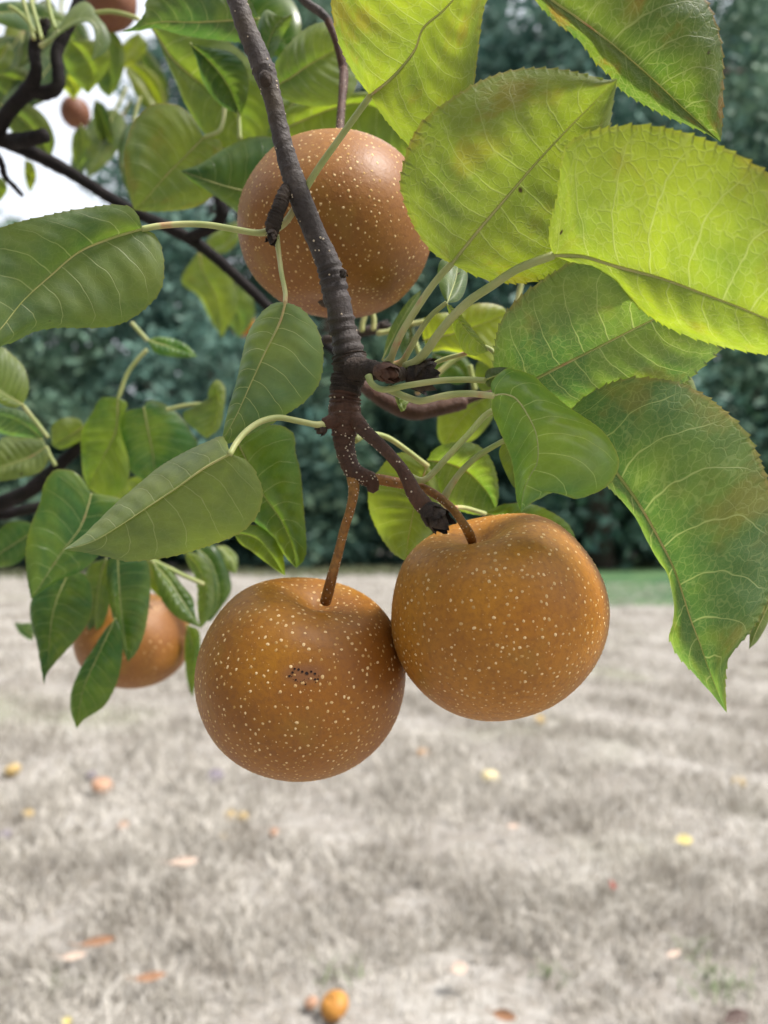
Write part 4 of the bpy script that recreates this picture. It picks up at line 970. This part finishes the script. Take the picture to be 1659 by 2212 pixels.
def fallen_fruit(x, y, wpx, mat, label, seed, sq=.86, group='fruit fallen on the dry grass', category='fallen fruit', name='fallen_fruit'):
    g_ = G(x, y, .03); d = (g_ - CAM).dot(FW); R = wpx / 2 * d / FPX
    g_ = G(x, y, R * sq * .85 + .012)
    c = np.array((g_[0], g_[1], R * sq * .85 + .012)); rnd = random.Random(seed)
    ax = np.array((rnd.uniform(-.45, .45), rnd.uniform(-.5, .2), 1.)); ax /= np.linalg.norm(ax)
    e1 = np.cross(ax, (0, 0, 1.)); e1 /= np.linalg.norm(e1); e2 = np.cross(ax, e1)
    V = []; F = []; a, b = 22, 28
    for i in range(a + 1):
        th = math.pi * i / a; r = R * (1 - .2 * math.exp(-(th / .3) ** 2) - .10 * math.exp(-((math.pi - th) / .3) ** 2))
        for j in range(b):
            ph = 6.2832 * j / b; q = 1 + .05 * noise.noise(Vector((math.sin(th) * math.cos(ph) * 1.5 + seed, math.sin(th) * math.sin(ph) * 1.5, math.cos(th))))
            V.append(c + (e1 * math.sin(th) * math.cos(ph) + e2 * math.sin(th) * math.sin(ph) + ax * math.cos(th) * sq) * r * q)
    for i in range(a):
        for j in range(b):
            F.append((i * b + j, (i + 1) * b + j, (i + 1) * b + (j + 1) % b, i * b + (j + 1) % b))
    o = mesh_obj(name, V, F, mat, loc=(c[0], c[1], 0)); tag(o, label, category, group)
    pts = np.array([c + ax * R * t * sq + e1 * R * .15 * (t - .8) for t in np.linspace(.78, 1.25, 6)])
    v, f, _, _ = tube_mesh(pts, np.full(6, R * .05), 8); mesh_obj("stem", v, f, M['bark_old'], o)
FF = [
 (722, 2172, 64, 'fr_orange', 'large orange fruit lying at the bottom edge'), (672, 2166, 30, 'fr_pink', 'pinkish fruit beside the large orange one'),
 (220, 1697, 44, 'fr_pink', 'orange-pink fruit below the blurred pear, left'), (27, 1663, 34, 'fr_yellow', 'yellow fruit at the left edge'),
 (496, 1763, 28, 'fr_yellow', 'left fruit of the touching yellow pair'), (523, 1764, 27, 'fr_yellow', 'right fruit of the touching yellow pair'),
 (590, 1798, 22, 'fr_pink', 'small peach fruit below the left hanging pear'), (60, 1758, 24, 'fr_yellow', 'small yellow fruit near the left edge'),
 (266, 1785, 26, 'fr_pink', 'dull peach fruit half sunk in straw, left'), (466, 1678, 36, 'fr_plum', 'purple plum left of the left hanging pear'),
 (196, 1675, 22, 'fr_plum', 'dark plum just behind the orange-pink fruit'), (1058, 1678, 38, 'fr_pale', 'pale yellow fruit below the right hanging pear'),
 (912, 1628, 28, 'fr_orange', 'faint orange fruit between the hanging pears, on straw'), (1595, 1690, 28, 'fr_yellow', 'yellow fruit at the right edge'),
 (1165, 1555, 24, 'fr_yellow', 'distant yellowish fruit just under the right pear'), (8, 1806, 30, 'fr_plum', 'dark plum cut by the left edge'),
 (480, 1808, 16, 'fr_yellow', 'tiny yellow fruit left of the small peach one'),
]
for i, (x, y, w_, m_, lab) in enumerate(FF):
    fallen_fruit(x, y, w_, M[m_], lab, 200 + i, .76)

def fallen_leaf(x, y, wpx, hpx, ang, mat, label, seed, lift=.04):
    g_ = G(x, y, .06); d = (g_ - CAM).dot(FW); L = wpx * d / FPX; Wd = L * hpx
    rnd = random.Random(seed); a = math.radians(ang); e1 = np.array((math.cos(a), math.sin(a), 0)); e2 = np.array((-math.sin(a), math.cos(a), 0))
    e2 = e2 * math.cos(.6) + np.array((0, 0, 1)) * math.sin(.6)
    V = []; F = []; n, m = 12, 3; curl = rnd.uniform(.15, .5)
    nm = np.cross(e1, e2)
    for i in range(n + 1):
        s = i / n; w_ = math.sin(math.pi * min(1, s * .96 + .02)) ** .8 * Wd / 2
        for j in range(-m, m + 1):
            q = j / m
            V.append(np.array((g_[0], g_[1], lift + .02)) + e1 * (s - .5) * L + e2 * q * w_ + nm * (curl * q * q * w_ + .12 * L * (s - .5) ** 2))
    k = 2 * m + 1
    for i in range(n):
        for j in range(k - 1):
            F.append((i * k + j, i * k + j + 1, (i + 1) * k + j + 1, (i + 1) * k + j))
    o = mesh_obj("fallen_leaf", V, F, mat, loc=(g_[0], g_[1], 0)); tag(o, label, 'fallen leaf', 'leaves fallen on the dry grass')
    pts = np.array([np.array((g_[0], g_[1], lift + .02)) - e1 * (.5 + .3 * t) * L + (0, 0, .01 * t) for t in np.linspace(0, 1, 5)])
    v, f, _, _ = tube_mesh(pts, np.full(5, L * .015), 6); mesh_obj("petiole", v, f, mat, o)
FLV = [
 (1478, 1815, 38, .62, 14, 'lf_yellow', 'bright yellow leaf on straw, right side'), (398, 1862, 62, .34, 14, 'lf_pale', 'pale pinkish narrow leaf below the left pear'),
 (212, 2035, 72, .28, 24, 'lf_orange', 'rusty narrow leaf on straw, lower left'), (325, 2110, 66, .30, 18, 'lf_orange', 'rusty leaf nearest the bottom left'),
 (160, 2065, 50, .35, 22, 'lf_pale', 'faded pale leaf below the rusty narrow leaf'), (992, 2092, 40, .7, 30, 'lf_pale', 'small pale peach leaf, bottom centre right'),
 (1590, 2218 - 20, 74, .42, 24, 'lf_brown', 'dark brown leaf near the bottom right corner'), (1322, 1912, 40, .4, 75, 'lf_red', 'small dark red leaf standing in the straw'),
 (145, 2213 - 8, 20, .8, 10, 'lf_yellow', 'tiny yellow leaf in the bottom left corner'), (1455, 2060, 44, .3, 30, 'lf_pale', 'thin pale leaf in the straw, lower right'),
 (1108, 1785, 26, .5, 20, 'lf_pale', 'tiny pale leaf under the right pear'), (1090, 2195, 52, .45, -20, 'lf_orange', 'orange-tan leaf at the bottom edge'),
]
for i, (x, y, w_, h_, a_, m_, lab) in enumerate(FLV):
    fallen_leaf(x, y, w_, h_, a_, M[m_], lab, 300 + i)

rw = np.random.default_rng(77)
WD = [(1560, 2105, .09, 60, 'spreading green weed at the lower right edge'), (1185, 2085, .06, 18, 'small green weed, bottom centre right'), (745, 2080, .06, 22, 'green weed above the large orange fruit'),
      (1490, 2030, .04, 18, 'little green weed sprouting in straw, right'), (110, 2120, .07, 16, 'thin green blades at the lower left')]
for i, (x, y, sp2, n, lab) in enumerate(WD):
    g_ = G(x, y, .03); q = rw.normal(0, sp2 * .45, (n, 2)) + g_[:2]
    o = blades("weed", q, np.full(n, .05), np.full(n, .005), 1.1, M['weed'], 400 + i); tag(o, lab, 'weed', 'weeds in the dry grass')

for o in bpy.data.objects:
    if '_o' in o: del o['_o']
